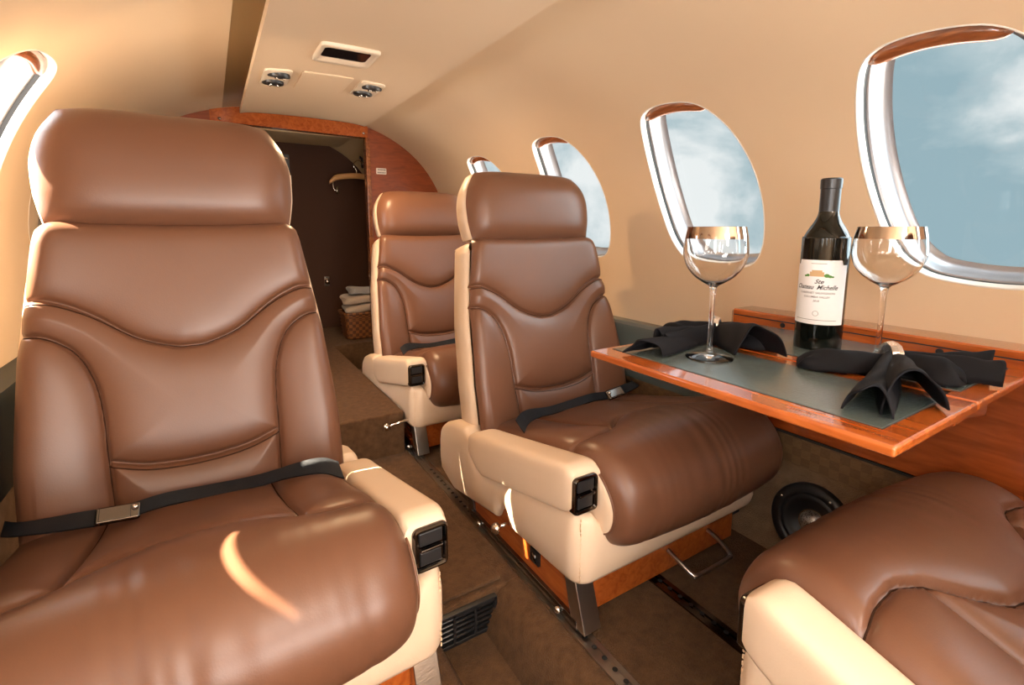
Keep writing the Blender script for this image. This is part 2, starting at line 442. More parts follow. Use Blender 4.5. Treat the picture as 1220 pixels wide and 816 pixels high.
# seat tracks
def track(x, y0, y1, label):
    t = thing('seat_track', label, 'rail', (x, y0, FZ), group='seat tracks on the right platform')
    mb = MB(); w = .015
    mb.rings([[(x - w, y, FZ), (x - w, y, FZ + .004), (x - .005, y, FZ + .004), (x - .004, y, FZ + .0015), (x + .004, y, FZ + .0015), (x + .005, y, FZ + .004), (x + w, y, FZ + .004), (x + w, y, FZ)] for y in (y0, y1)])
    mk('rail', mb, M['steel'] if x < .6 else M['darkchrome'], t, smooth=False)
    mb = MB()
    y = y0 + .02
    while y < min(y1, 1.3):
        mb.lathe([(.0001, FZ + .0046), (.0048, FZ + .0046)], (x, y, 0), 12); y += .0254
    mk('lock_holes', mb, M['blackmatte'], t, smooth=False)
    return t
track(.515, -.3, 2.3, 'steel seat track on the aisle edge of the right platform')
track(.738, -.3, 2.3, 'dark seat track across the carpet nearer the speaker')

# right lower side wall: padded ledge, quilted strip, carpet kick panel
Q = XR0 + .01
mb = prism_y([(Q, -.286), (1.078, -.286), (1.068, -.290), (1.064, -.300), (1.066, -.450), (Q, -.450)], .735, YB)
structure(mk('trim_1', mb, M['inset'], auto=30), 'dark green padded side ledge along the right wall')
mb = prism_y([(Q, -.450), (1.072, -.450), (1.074, -.522), (Q, -.522)], YF, YB)
structure(mk('trim_2', mb, M['quilt'], smooth=False), 'quilted brown strip below the table panel')
mb = prism_y([(Q, -.520), (1.078, -.520), (1.078, -.530), (1.050, FZ + .03), (1.03, FZ), (Q, FZ - .01)], YF, YB)
structure(mk('baseboard_right', mb, M['carpet_kick'], auto=40), 'carpeted kick panel along the right wall')
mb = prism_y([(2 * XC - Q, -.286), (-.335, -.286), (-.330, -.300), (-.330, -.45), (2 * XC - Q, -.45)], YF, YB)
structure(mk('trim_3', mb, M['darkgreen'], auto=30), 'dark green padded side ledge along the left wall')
mb = prism_y([(2 * XC - Q, -.45), (-.343, -.45), (-.343, FZ), (2 * XC - Q, FZ - .01)], YF, YB)
structure(mk('baseboard_left', mb, M['carpet_kick'], smooth=False), 'carpeted kick panel along the left wall')

# front bulkhead behind the camera
mb = MB(); pts = [S(1, YF, s) for s in np.linspace(SLOW, STOP, 40)] + [S(-1, YF, s) for s in np.linspace(STOP, SLOW, 40)[1:]]
pts += [(-.39, YF, -.86), (1.12, YF, -.86)]
mb.add(pts, [tuple(range(len(pts)))]); structure(mk('wall_front', mb, M['wall'], smooth=False), 'forward bulkhead')

# ------------------------------------------------------------------ aft bulkhead, closet
JR, JL, HZ = 0.700, 0.035, 0.448
def secz(x):       # ceiling height at rel x
    return float(np.interp(-abs(x), -_x, _z))
mb = MB(); xs = np.linspace(JR, XC + SA - .0005, 30)
top = [(x, secz(x - XC)) for x in xs]
poly = [(JR, RZ - .02)] + top + [(XC + SA, -.3), (XC + SA, RZ - .02)]
mb.rings([[(x, YB, z) for x, z in poly], [(x, YB + .03, z) for x, z in poly]])
structure(mk('wall_aft_right', mb, M['woodx'], smooth=False), 'cherry wood bulkhead beside the closet doorway')
mb = MB(); poly = [(2 * XC - x, z) for x, z in [(2 * XC - JL, RZ - .02)] + [(x, secz(x - XC)) for x in np.linspace(2 * XC - JL, XC + SA - .0005, 30)] + [(XC + SA, -.3), (XC + SA, RZ - .02)]]
mb.rings([[(x, YB, z) for x, z in poly], [(x, YB + .03, z) for x, z in poly]])
structure(mk('wall_aft_left', mb, M['woodx'], smooth=False), 'cherry wood bulkhead left of the closet doorway')
mb = MB(); xs = np.linspace(JL, JR, 24)
poly = [(JL, HZ + .008), (JR, HZ)] + [(x, secz(x - XC)) for x in xs[::-1]]
mb.rings([[(x, YB - .015, z) for x, z in poly], [(x, YB + .03, z) for x, z in poly]])
hd = structure(mk('trim_4', mb, M['wood'], smooth=False), 'cherry wood header over the closet doorway')
for sx in (JL + .035, JR - .02):
    b_ = MB().lathe([(.0001, -.004), (.006, -.003), (.007, 0), (.007, .002)], (sx, YB - .015, HZ + .02), 16, Matrix.Rotation(pi / 2, 3, 'X').inverted())
    mk('screw', b_, M['gold'], hd)
mb = MB().box(JR - .012, JR + .010, YB - .012, YB + .035, RZ, HZ)
structure(mk('trim_5', mb, M['wooddark'], bevel=.004), 'dark right jamb of the closet doorway')
mb = MB().box(JL - .010, JL + .012, YB - .012, YB + .035, RZ, HZ + .01)
structure(mk('trim_6', mb, M['wooddark'], bevel=.004), 'dark left jamb of the closet doorway')
# closet shell: tapering tail section
G = []
for i in range(8):
    t = i / 7; y = lerp(YB + .03, 3.02, t); k = lerp(1.0, .72, t); kz = lerp(1.0, .96, t); row = []
    for sd, ss in [(1, np.linspace(-.20, STOP, 30)), (-1, np.linspace(STOP, -.20, 30)[1:])]:
        for s in ss:
            x, z, _, _ = sec(float(s)); row.append((XC + sd * x * k, y, Z0 + (z - Z0) * kz))
    row = [(row[0][0], y, RZ)] + row + [(row[-1][0], y, RZ)]
    G.append(row)
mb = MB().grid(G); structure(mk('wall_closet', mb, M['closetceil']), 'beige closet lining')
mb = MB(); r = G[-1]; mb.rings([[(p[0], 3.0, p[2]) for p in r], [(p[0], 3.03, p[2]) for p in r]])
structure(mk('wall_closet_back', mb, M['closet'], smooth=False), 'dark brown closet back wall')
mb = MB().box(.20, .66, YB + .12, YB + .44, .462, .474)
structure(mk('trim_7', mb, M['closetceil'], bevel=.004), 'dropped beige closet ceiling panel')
# placards
def rbox(name, cx, cy, cz, w, h, d, mat, parent=None, r=.003):
    mb = MB(); rs = []
    for dy in (0, d):
        rs.append([(cx + sx * (w / 2 - r) + r * cos(a), cy + dy, cz + sz * (h / 2 - r) + r * sin(a)) for sx, sz, a0 in ((1, 1, 0), (-1, 1, pi / 2), (-1, -1, pi), (1, -1, 1.5 * pi)) for a in (a0, a0 + pi / 4, a0 + pi / 2)])
    mb.rings(rs); return mk(name, mb, mat, parent, smooth=False)
def text_mesh(body, size, extr=0.0, shear=0.0, align='CENTER', sx=1.0, bold=0.0):
    cu = bpy.data.curves.new('t', 'FONT'); cu.body = body; cu.size = size; cu.align_x = align; cu.align_y = 'CENTER'
    cu.extrude = extr; cu.shear = shear; cu.offset = bold; cu.resolution_u = 3
    o = bpy.data.objects.new('t', cu); COL.objects.link(o)
    bpy.context.view_layer.update()
    me = bpy.data.meshes.new_from_object(o.evaluated_get(bpy.context.evaluated_depsgraph_get()))
    vs = [(v.co.x * sx, v.co.y, v.co.z) for v in me.vertices]; fs = [tuple(p.vertices) for p in me.polygons]
    bpy.data.objects.remove(o); bpy.data.curves.remove(cu); bpy.data.meshes.remove(me)
    return vs, fs
def text_y(name, body, x, y, z, size, mat, parent, align='CENTER', sx=1.0):
    vs, fs = text_mesh(body, size, 0, 0, align, sx)
    mb = MB(); mb.add([(x + a, y, z + b) for a, b, c in vs], fs); return mk(name, mb, mat, parent, smooth=False)

pl = thing('placard', 'small white lettered placard on the wooden bulkhead panel', 'placard', (.762, YB, .28))
rbox('plate', .765, YB - .002, .292, .052, .030, .002, M['placard'], pl)
mb = MB()
for z, w in ((.299, .036), (.285, .040)):
    x = .765 - w / 2
    while x < .765 + w / 2:
        l = random.uniform(.003, .006); mb.box(x, x + l, YB - .0025, YB - .002, z - .003, z + .003); x += l + .002
mk('print_lines', mb, M['inkgrey'], pl, smooth=False)
pl = thing('placard', 'white placard on the dark closet wall just past the near headrest', 'placard', (.36, 3.0, .25))
rbox('plate', .365, 2.996, .272, .085, .050, .004, M['placard'], pl)
text_y('lettering', 'NT', .402, 2.9955, .279, .026, M['ink'], pl, 'RIGHT')
mb = MB().box(.372, .402, 2.9955, 2.996, .255, .260); mk('print_line', mb, M['inkgrey'], pl, smooth=False)
pl = thing('wall_switch', 'black switch plate on the closet wall above the white placard', 'switch', (.36, 3.0, .33))
rbox('plate', .365, 2.994, .362, .075, .095, .006, M['black'], pl)
for z in (.385, .33): mk('toggle', MB().box(.375, .395, 2.991, 2.994, z, z + .006), M['chrome'], pl, smooth=False)
# door latch on the closet wall
l_ = thing('latch', 'small chrome latch knob on the dark closet wall', 'latch', (.57, 2.98, -.31))
mb = MB().lathe([(.0001, -.03), (.012, -.028), (.016, -.018), (.012, -.008), (.007, -.004), (.007, .005)], (.567, 2.995, -.305), 20, Matrix.Rotation(-pi / 2, 3, 'X'))
mk('knob', mb, M['chrome'], l_)
mb = MB().box(.552, .582, 2.993, 2.9995, -.335, -.275); mk('plate', mb, M['chrome'], l_, bevel=.002)
# hook rail, hanger
hk = thing('coat_hook', 'black coat hook holding the hanger in the closet', 'hook', (.775, 2.93, .40))
mb = MB().tube(smooth_path([(.775, 2.90, .465), (.775, 2.895, .42), (.775, 2.885, .37), (.772, 2.872, .352), (.768, 2.862, .362)], 20), .008)
mk('hook', mb, M['black'], hk)
mb = MB().box(.762, .788, 2.885, 2.905, .40, .47); mk('mount', mb, M['black'], hk, bevel=.002)
hg = thing('coat_hanger', 'pale wooden coat hanger hanging in the dark closet', 'hanger', (.735, 2.872, .26))
mb = MB(); P = smooth_path([(.585, 2.872, .258), (.62, 2.872, .285), (.68, 2.872, .297), (.74, 2.872, .301), (.80, 2.872, .296), (.86, 2.872, .284), (.90, 2.872, .256)], 30)
rs = []
for i, p in enumerate(P):
    k = .6 + .4 * min(1, min(i, 30 - i) / 4)
    rs.append([(p[0], p[1] + .010 * k * cos(a), p[2] + .016 * k * sin(a)) for a in [2 * pi * j / 12 for j in range(12)]])
mb.rings(rs); mk('arms', mb, M['hangerwood'], hg)
mb = MB().tube(smooth_path([(.735, 2.872, .31), (.735, 2.872, .335), (.722, 2.872, .352), (.726, 2.872, .375), (.75, 2.872, .388), (.77, 2.872, .375), (.774, 2.872, .360)], 30), .0028)
mk('wire_hook', mb, M['chrome'], hg)
mb = MB().tube(smooth_path([(.605, 2.872, .262), (.604, 2.87, .235), (.612, 2.868, .215), (.626, 2.868, .222)], 12), .003)
mb.box(.617, .630, 2.862, 2.874, .195, .235)
mk('clip', mb, M['chrome'], hg)
# basket with linen
bk = thing('wicker_basket', 'brown wicker basket of linen on the closet floor', 'basket', (.655, 2.66, RZ))
mb = MB(); cx, cy = .665, 2.66
def rrect(cx, cy, z, w, d, r=.03, n=5):
    return [(cx + sx * (w - r) + r * cos(a0 + i * pi / 2 / n), cy + sy * (d - r) + r * sin(a0 + i * pi / 2 / n), z) for sx, sy, a0 in ((1, 1, 0), (-1, 1, pi / 2), (-1, -1, pi), (1, -1, 1.5 * pi)) for i in range(n + 1)]
rs = []
for k in range(15):
    t = k / 14; b_ = .004 * (k % 2)
    rs.append(rrect(cx, cy, RZ + .002 + .135 * t, .082 + .012 * t + b_, .072 + .010 * t + b_))
rs += [rrect(cx, cy, RZ + .137, .086, .075), rrect(cx, cy, RZ + .01, .076, .066)]
mb.rings(rs); mk('woven_body', mb, M['wicker'], bk)
mb = MB(); P = rrect(cx, cy, RZ + .140, .096, .084); mb.tube(P + P[:1], .008, 10); mk('rim', mb, M['wicker'], bk)
def blanket(name, z0, w, d, h, seed, mat, label, dx=0.0):
    rnd = np.random.RandomState(seed); mb = MB(); rs = []
    for k in range(9):
        a = pi * k / 8 - pi / 2; e = cos(a) ** .5 if cos(a) > 0 else 0
        rs.append([(p[0] + dx + .006 * sin(37 * p[1] + k), p[1], p[2] + .006 * sin(31 * p[0] + 23 * p[1] + seed)) for p in rrect(cx, cy, z0 + h / 2 + h / 2 * sin(a), (w - .02) + .02 * e, (d - .02) + .02 * e, .03)])
    mb.rings(rs); o = mk(name, mb, mat, sub=1, origin=(cx + dx, cy, z0)); tag(o, label, 'linen', 'folded linen in the basket'); return o
blanket('folded_towel', RZ + .143, .082, .070, .040, 1, M['towel'], 'beige folded towel lying directly on the wicker basket')
blanket('folded_towel', RZ + .188, .085, .066, .043, 2, M['towel'], 'beige folded towel in the middle of the linen stack', -.006)
blanket('folded_towel', RZ + .234, .070, .060, .040, 3, M['towelgrey'], 'grey folded cloth on top of the linen basket', .012)

# ------------------------------------------------------------------ overhead panel
ov = thing('overhead_panel', 'cream leather overhead service panel along the middle of the ceiling', 'panel', (XC, 1.0, .45))
PW = .236
def pz(x):          # underside of the panel
    r = abs(x - XC) / PW
    return .4545 - .012 * r ** 2 - .006 * r ** 8
mb = MB(); rs = []
xs = np.linspace(XC - PW, XC + PW, 41)
def prow(y, e=0.0): return [(x, y, pz(x) + e) for x in xs]
poly_ys = [YF, 0, 1.0, 1.8, 2.15]
rings_ = []
for y in poly_ys + [2.19, 2.205]:
    e = .0 if y < 2.19 else .004 if y < 2.2 else .014
    rings_.append([(x, y + .03 * (1 - ((x - XC) / PW) ** 2) * (1 if y > 2 else 0), pz(x) + e) for x in xs] + [(x, y, secz(x - XC) - .001 if abs(x - XC) < .2 else min(.52, pz(x) + .022)) for x in xs[::-1]])
mb.rings(rings_); mk('panel', mb, M['panel'], ov, auto=40)
cv = MB().grid([[S(-1, y, float(sv), -.002) for sv in np.linspace(float(np.interp(-.285, -_x, _s)), S_SPLIT, 5)] for y in np.linspace(YF, YB - .03, 12)])  # flat strip coloured dark in place of the shaded ceiling recess
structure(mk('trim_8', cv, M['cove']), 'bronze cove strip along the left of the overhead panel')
# sign recess
def oq(x, y, d=0.0): return (x, y, pz(x) - d)
mb = MB()
def rr_xy(cx, cy, w, h, r, n=4):
    return [(cx + sx * (w - r) + r * cos(a0 + i * pi / 2 / n), cy + sy * (h - r) + r * sin(a0 + i * pi / 2 / n)) for sx, sy, a0 in ((1, 1, 0), (-1, 1, pi / 2), (-1, -1, pi), (1, -1, 1.5 * pi)) for i in range(n + 1)]
cx, cy = .338, 1.372
mb.rings([[oq(x, y, d) for x, y in rr_xy(cx, cy, w, h, .012)] for w, h, d in ((.074, .070, -.001), (.074, .070, .006), (.070, .066, .009), (.062, .050, .007), (.057, .036, .001))], True, False, False)
bz = mk('sign_bezel', mb, M['bezel'], ov); bz['label'] = 'pale raised bezel'
mb = MB(); r = [oq(x, y, .002) for x, y in rr_xy(cx, cy, .058, .038, .004)]; mb.add(r, [tuple(range(len(r)))])
mk('sign_screen', mb, M['screen'], bz, smooth=False)
mb = MB(); c2 = (.335, 1.665)
mb.rings([[oq(x, y, d) for x, y in rr_xy(*c2, w, h, .006)] for w, h, d in ((.072, .098, -.001), (.072, .098, .003), (.069, .095, .004))], True, False, True)
mk('access_hatch', mb, M['panel'], ov, smooth=False)
def gasper(parent, x, y, r, tilt):
    mb = MB(); A = Matrix.Rotation(pi + tilt, 3, 'X')
    c = oq(x, y, .004)
    mb.lathe([(r, -.006), (r, .004), (r * .92, .008), (r * .8, .009), (r * .72, .004), (r * .5, .003), (r * .42, .010), (r * .2, .012), (.0005, .012)], c, 28, A)
    o = mk('nozzle', mb, M['black'], parent)
    mb = MB().lathe([(r * 1.04, .000), (r * 1.02, .006), (r * .95, .0085)], c, 28, A); mk('ring', mb, M['black'], o)
    mb = MB()
    for k in range(3): mb.lathe([(.0005, .0135), (.0032, .013), (.0036, .010)], Vector(c) + A @ Vector((r * .45 * cos(k * 2.1), r * .45 * sin(k * 2.1), 0)), 8, A)
    mk('jet', mb, M['chrome'], o)
for gx in (.200, .470):
    mb = MB(); mb.rings([[oq(x, y, d) for x, y in rr_xy(gx, 1.655, w, h, .016)] for w, h, d in ((.038, .085, -.001), (.038, .085, .004), (.034, .081, .006))], True, False, True)
    pt = mk('vent_plate', mb, M['bezel'], ov, auto=30)
    gasper(pt, gx + .004, 1.615, .030, .25); gasper(pt, gx - .004, 1.695, .030, .1)

# ------------------------------------------------------------------ seats
def make_seat(name, s, loc, rot, label, raise_=0.0):
    t = thing(name, label, 'seat', loc)
    t.rotation_euler.z = rot
    def X(a): return s * a
    def part(n, mb, mat, parent=t, **k): return mk(n, mb, mat, parent, local=True, **k)
    AO, WO = -.285, .245              # aisle and wall faces of the shell
    # ---- shell: a band running tail - aisle side - front - wall side
    R = .035; FY = -.215
    plan = []
    for y in np.linspace(.375, FY + R, 70): plan.append((AO, float(y), (-1, 0)))
    for k in range(1, 10):
        a = k / 10 * pi / 2; plan.append((AO + R - R * cos(a), FY + R - R * sin(a), (-cos(a), -sin(a))))
    for x in np.linspace(AO + R, WO - R, 24): plan.append((float(x), FY, (0, -1)))
    for k in range(1, 10):
        a = k / 10 * pi / 2; plan.append((WO - R + R * sin(a), FY + R - R * cos(a), (sin(a), -cos(a))))
    for y in np.linspace(FY + R, .36, 20): plan.append((WO, float(y), (1, 0)))
    rs = []
    for i, (x, y, n) in enumerate(plan):
        side = i < 70; front = 79 <= i < 103
        if i < 79:
            yb = y
            zb = interp(yb, [-.215, .06, .305, .375], [.097, .083, .038, .060])
            if side:   # notch for the recline knob
                d = (y - .045) / .028
                if abs(d) < 1: zb += .034 * sqrt(1 - d * d)
            zt = interp(yb, [-.215, -.19, .13, .165, .205, .235, .30, .355, .375], [.228, .233, .155, .163, .215, .236, .228, .208, .190])
        elif front or i >= 103:
            u = (x - AO) / (WO - AO)
            zb = .097
            zt = interp(u, [.0, .07, .12, .17, .22, .9, 1], [.232, .228, .19, .172, .168, .168, .172]) if front or i < 79 else .17
        if i >= 103: zb = interp(y, [-.215, .36], [.097, .04]); zt = .17
        if side: zt -= 0.0
        th = .052; ox, oy = n
        def P(inw, z): return (X(x - ox * inw), y - oy * inw, z)
        h = zt - zb; bulge = .004
        rs.append([P(.010, zb), P(.003, zb + .004), P(-.001, zb + .012), P(-bulge, zb + .35 * h), P(-bulge, zb + .7 * h), P(-.001, zt - .014), P(.003, zt - .005), P(.012, zt),
                   P(th - .012, zt), P(th - .003, zt - .005), P(th, zt - .02), P(th, zb + .01)])
    mb = MB().rings(rs)
    shell = part('seat_shell', mb, M['cream'], smooth=True, auto=60)
    # stitched seam at the front aisle corner
    mb = MB()
    for k in range(14):
        z = .106 + k * .009
        mb.box(X(AO + .0078) - .0009, X(AO + .0078) + .0009, -.2084, -.2064, z, z + .005)
    part('stitching', mb, M['stitch'], shell, smooth=False)
    # pan under the cushion
    mb = MB().box(X(AO + .03), X(WO - .01), -.18, .33, .06, .13); part('seat_pan', mb, M['blackmatte'], smooth=False)
    # ---- arm pad with ash tray
    rs = []
    ys = np.linspace(-.200, .195, 40)
    for i, y in enumerate(ys):
        zt = interp(y, [-.200, -.18, 0, .195], [.319, .321, .283, .243]); zb = interp(y, [-.200, -.19, .13, .195], [.236, .234, .158, .185])
        e = 1.0
        if i < 4: e = [.80, .93, .975, .995][i]
        if i > 34: e = [.995, .975, .94, .87, .70][i - 35]
        xo, xi = AO - .012, AO + .060
        cxm = (xo + xi) / 2; hw = (xi - xo) / 2 * (.55 + .45 * e); cz = (zt + zb) / 2; hh = (zt - zb) / 2 * e
        ring = []
        for k in range(28):
            a = 2 * pi * k / 28 + pi / 28; c, s_ = cos(a), sin(a)
            p = 5.0 if s_ > 0 else 9
            ring.append((X(cxm + hw * math.copysign(abs(c) ** (2 / p), c)), float(y), cz + hh * math.copysign(abs(s_) ** (2 / p), s_)))
        rs.append(ring)
    mb = MB().rings(rs); arm = part('armrest', mb, M['cream'], auto=60)
    fy = -.200
    mb = MB()
    bx0, bx1, bz0, bz1 = AO - .008, AO + .046, .236, .304
    def fr(y, ins): return [(X(x), y, z) for x, z in [(p[0], p[1]) for p in rr_xy((bx0 + bx1) / 2, (bz0 + bz1) / 2, (bx1 - bx0) / 2 - ins, (bz1 - bz0) / 2 - ins, .009 - min(ins, .006))]]
    mb.rings([fr(fy + .016, 0), fr(fy - .005, 0), fr(fy - .008, .002), fr(fy - .008, .004), fr(fy - .005, .006), fr(fy - .002, .007)], True, True, True)
    ash = part('ashtray', mb, M['darkchrome'], auto=35)
    mb = MB(); cxm = X((bx0 + bx1) / 2)
    mb.box(cxm - .018, cxm + .018, fy - .006, fy - .001, .276, .297)
    part('ashtray_lid', mb, M['black'], ash, bevel=.002)
    mb = MB().box(cxm - .0165, cxm + .0165, fy - .005, fy - .001, .245, .266); part('ashtray_bowl', mb, M['black'], ash, bevel=.002)
    mb = MB(); mb.box(cxm - .017, cxm + .017, fy - .011, fy - .004, .2690, .2735)
    part('pull_bar', mb, M['darkchrome'], ash, bevel=.0015)
    # ---- cushion
    prof = [(.255, .222), (.19, .236), (.12, .252), (.05, .270), (-.02, .290), (-.08, .310), (-.13, .323), (-.175, .326), (-.215, .313), (-.247, .281), (-.262, .243), (-.258, .206), (-.240, .178), (-.208, .162), (-.15, .150)]
    n_t, n_x = 190, 170
    PP = smooth_path(prof, n_t)
    Pa = np.array(PP); T = np.gradient(Pa, axis=0); T /= np.linalg.norm(T, axis=1)[:, None]
    Nn = np.stack([-T[:, 1], T[:, 0]], 1) * 1.0
    if Nn[n_t // 4, 1] < 0: Nn = -Nn
    arc = np.concatenate([[0], np.cumsum(np.linalg.norm(np.diff(Pa, axis=0), axis=1))])
    xa = np.linspace(-.230, .263, n_x)
    xm = (-.230 + .263) / 2; hwx = (.263 + .230) / 2
    # work in (x, arc) space; seams
    def arc_of_y(y): return float(np.interp(-y, -Pa[:n_t * 6 // 10, 0], arc[:n_t * 6 // 10]))
    XX, AA = np.meshgrid(xa - xm, arc)
    def yb_of(x):
        a_ = abs(x); return interp(a_, [0, .05, .09, .125, .16, .21, .25], [-.045, -.05, -.075, -.105, -.120, -.115, -.10])
    sm1 = [(float(x), arc_of_y(yb_of(x))) for x in np.linspace(-hwx, hwx, 50)]
    sm2 = [(-.13, arc_of_y(-.108)), (-.128, arc_of_y(-.03)), (-.125, arc_of_y(.10)), (-.125, 0)]
    sm3 = [(-x, a) for x, a in sm2]
    d = np.minimum(np.minimum(polydist(XX, AA, sm1), polydist(XX, AA, sm2)), polydist(XX, AA, sm3))
    edge = hwx - np.abs(XX)
    disp = .0125 * (1 - np.exp(-d / .022)) - .0075 * np.exp(-(d / .0038) ** 2)
    # rolled long edges
    disp -= .030 * np.exp(-edge / .012)
    disp += .012 * (1 - (XX / hwx) ** 2) - .006
    # wrinkles on the front roll
    roll = np.clip((AA - arc_of_y(-.10)) / .05, 0, 1) * np.clip((arc_of_y(-.10) + .36 - AA) / .1, 0, 1)
    wr = np.sin(XX * 210 + 3 * np.sin(XX * 37 + AA * 9)) * .5 + np.sin(XX * 121 + 2 + 2 * np.sin(AA * 14 + XX * 18)) * .8
    disp += roll * .00075 * wr * (.6 + .4 * np.sin(XX * 23 + 1))
    G = []
    for i in range(n_t + 1):
        row = []
        for j in range(n_x):
            y = Pa[i, 0] + Nn[i, 0] * disp[i, j]; z = Pa[i, 1] + Nn[i, 1] * disp[i, j]
            row.append((X(xa[j]), y, z))
        G.append(row)
    mb = MB().grid(G); cush = part('seat_cushion', mb, M['leather'])
    GA = np.array(G)
    def seam(parent, pts, fi, fj, NI, NJ):
        path = []
        for p in pts:
            a, b = fi(p), fj(p)
            if a < 0 or a > NI - 1 or b < 0 or b > NJ - 1: continue
            i0, j0 = min(int(a), NI - 2), min(int(b), NJ - 2); ta, tb = a - i0, b - j0
            q = (GA[i0, j0] * (1 - ta) + GA[i0 + 1, j0] * ta) * (1 - tb) + (GA[i0, j0 + 1] * (1 - ta) + GA[i0 + 1, j0 + 1] * ta) * tb
            if not path or np.linalg.norm(q - path[-1]) > .003: path.append(q)
        mb = MB().tube(path, .0013, 6); part('seam', mb, M['seam'], parent)  # dark tube laid in the groove stands in for the crease's shade
    dense = lambda pts: [tuple(q) for q in smooth_path(pts, 90)]
    for pts in (sm1, sm2, sm3):
        seam(cush, dense(pts) if len(pts) < 10 else pts, lambda p: float(np.interp(p[1], arc, np.arange(n_t + 1))), lambda p: (p[0] + hwx) / (2 * hwx) * (n_x - 1), n_t + 1, n_x)
    for j, sd in ((0, -1), (n_x - 1, 1)):
        loop = [(p[1], p[2]) for p in [G[i][j] for i in range(n_t + 1)]]
        loop = loop + [(loop[0][0], .14)]
        cyy = sum(p[0] for p in loop) / len(loop); czz = sum(p[1] for p in loop) / len(loop)
        rs = []
        for k, o_ in ((1.0, 0), (.985, .003), (.95, .006), (.85, .008), (.4, .009)):
            rs.append([(X(xa[j] + sd * o_), cyy + (y - cyy) * k, czz + (z - czz) * k) for y, z in loop])
        mb = MB().rings(rs, True, False, True); part('cushion_side', mb, M['cream'], cush)
        mb = MB(); mb.tube([(X(xa[j] + sd * .001), y, z) for y, z in loop[30:n_t + 1]], .0022, 6); part('piping', mb, M['leather'], cush)
    # ---- backrest
    cl = [(.205, .17), (.222, .27), (.250, .38), (.283, .49), (.310, .59), (.338, .705)]
    nv, nu = 230, 190
    B = np.array(smooth_path([(a, b) for a, b in cl], nv)); B[:, 1] += raise_ * np.linspace(0, 1, nv + 1)
    Tb = np.gradient(B, axis=0); Tb /= np.linalg.norm(Tb, axis=1)[:, None]
    Nb = np.stack([-Tb[:, 1], Tb[:, 0]], 1)          # forward (-y)
    hv = np.concatenate([[0], np.cumsum(np.linalg.norm(np.diff(B, axis=0), axis=1))]); H = hv[-1]
    vv = hv / H
    wv = np.array([interp(v, [0, .3, .6, .8, .93, .97, 1], [.250, .250, .238, .222, .211, .206, .196]) for v in vv])
    uu = np.linspace(-1, 1, nu)
    U, Vv = np.meshgrid(uu, vv)
    W = np.repeat(wv[:, None], nu, 1)
    PX, PZ = U * .235, Vv * H
    def sp(pts): return [(p[0] * .235, p[1] * H) for p in smooth_path(pts, 60)]
    yoke = sp([(-1.02, .765), (-.85, .76), (-.62, .715), (-.35, .635), (-.12, .597), (0, .592), (.12, .597), (.35, .635), (.62, .715), (.85, .76), (1.02, .765)])
    bolL = sp([(-1.02, .668), (-.86, .655), (-.70, .605), (-.60, .52), (-.555, .42), (-.535, .28), (-.52, .12), (-.51, -.02)])
    bolR = [(-x, z) for x, z in bolL]
    mid = sp([(-.535, .275), (-.3, .243), (0, .232), (.3, .243), (.535, .275)])
    d = np.minimum.reduce([polydist(PX, PZ, q) for q in (yoke, bolL, bolR, mid)])
    disp = .0150 * (1 - np.exp(-d / .022)) - .0075 * np.exp(-(d / .0036) ** 2)
    disp += .020 * np.abs(U) ** 2.2 - .006                                   # bolsters reach forward
    e = (1 - np.abs(U)) * .22
    disp -= .026 * np.exp(-e / .010)
    disp -= .03 * np.exp(-(H - PZ) / .010)
    disp += .007 * np.exp(-((Vv - .13) / .1) ** 2) * (np.abs(U) < .9) * (1 - U ** 2)
    G = []
    for i in range(nv + 1):
        G.append([(X(U[i, j] * W[i, j]), B[i, 0] + Nb[i, 0] * disp[i, j], B[i, 1] + Nb[i, 1] * disp[i, j]) for j in range(nu)])
    mb = MB().grid(G); back = part('backrest', mb, M['leather'])
    GA = np.array(G)
    for pts in (yoke, bolL, bolR, mid):
        seam(back, pts, lambda p: p[1] / H * nv, lambda p: (p[0] / .235 + 1) / 2 * (nu - 1), nv + 1, nu)
    # cream outer of the back
    def edge(i, sg): return (X(sg * (wv[i] - .0015)), B[i, 0] - Nb[i, 0] * .013, B[i, 1] - Nb[i, 1] * .013)
    loop = [(edge(i, -1), B[i], Nb[i], -1) for i in range(nv + 1)] + [(G[nv][j], B[nv], Nb[nv], uu[j]) for j in range(1, nu - 1)] + [(edge(i, 1), B[i], Nb[i], 1) for i in range(nv, -1, -1)]
    rs = []
    for dep, out in ((.003, -.003), (.007, .003), (.020, .009), (.050, .010), (.080, .006), (.100, -.008), (.108, -.035)):
        r = []
        for idx, (p, b, n, u) in enumerate(loop):
            k_ = min(idx, len(loop) - 1 - idx); tp = min(1.0, max(0.0, (k_ - (nv - 14)) / 14))      # 0 on the sides, 1 along the top
            ox = X(out * (1 - .6 * tp) * (u if abs(u) < 1 else math.copysign(1, u)))
            dd = dep + .018 * tp
            r.append((p[0] + ox, p[1] - n[0] * dd, p[2] - n[1] * dd - .009 * tp))
        rs.append(r)
    mb = MB().rings(rs, False, False, False)
    last = rs[-1]; b0 = len(mb.v) - len(last)
    half = len(last) // 2
    for i in range(half - 1 if len(last) % 2 == 0 else half):
        a, b_ = b0 + i, b0 + len(last) - 1 - i
        if b_ - 1 > a + 1: mb.f.append((a, a + 1, b_ - 1, b_))
    part('back_shell', mb, M['cream'], back, auto=70)
    # ---- headrest pillow
    hb = B[nv] + np.array([-.006, -.010]); ax = np.array([.16, .987]); nh = np.array([-.987, .16])
    HH = .198 + .8 * raise_; n1, n2 = 90, 76
    G = []
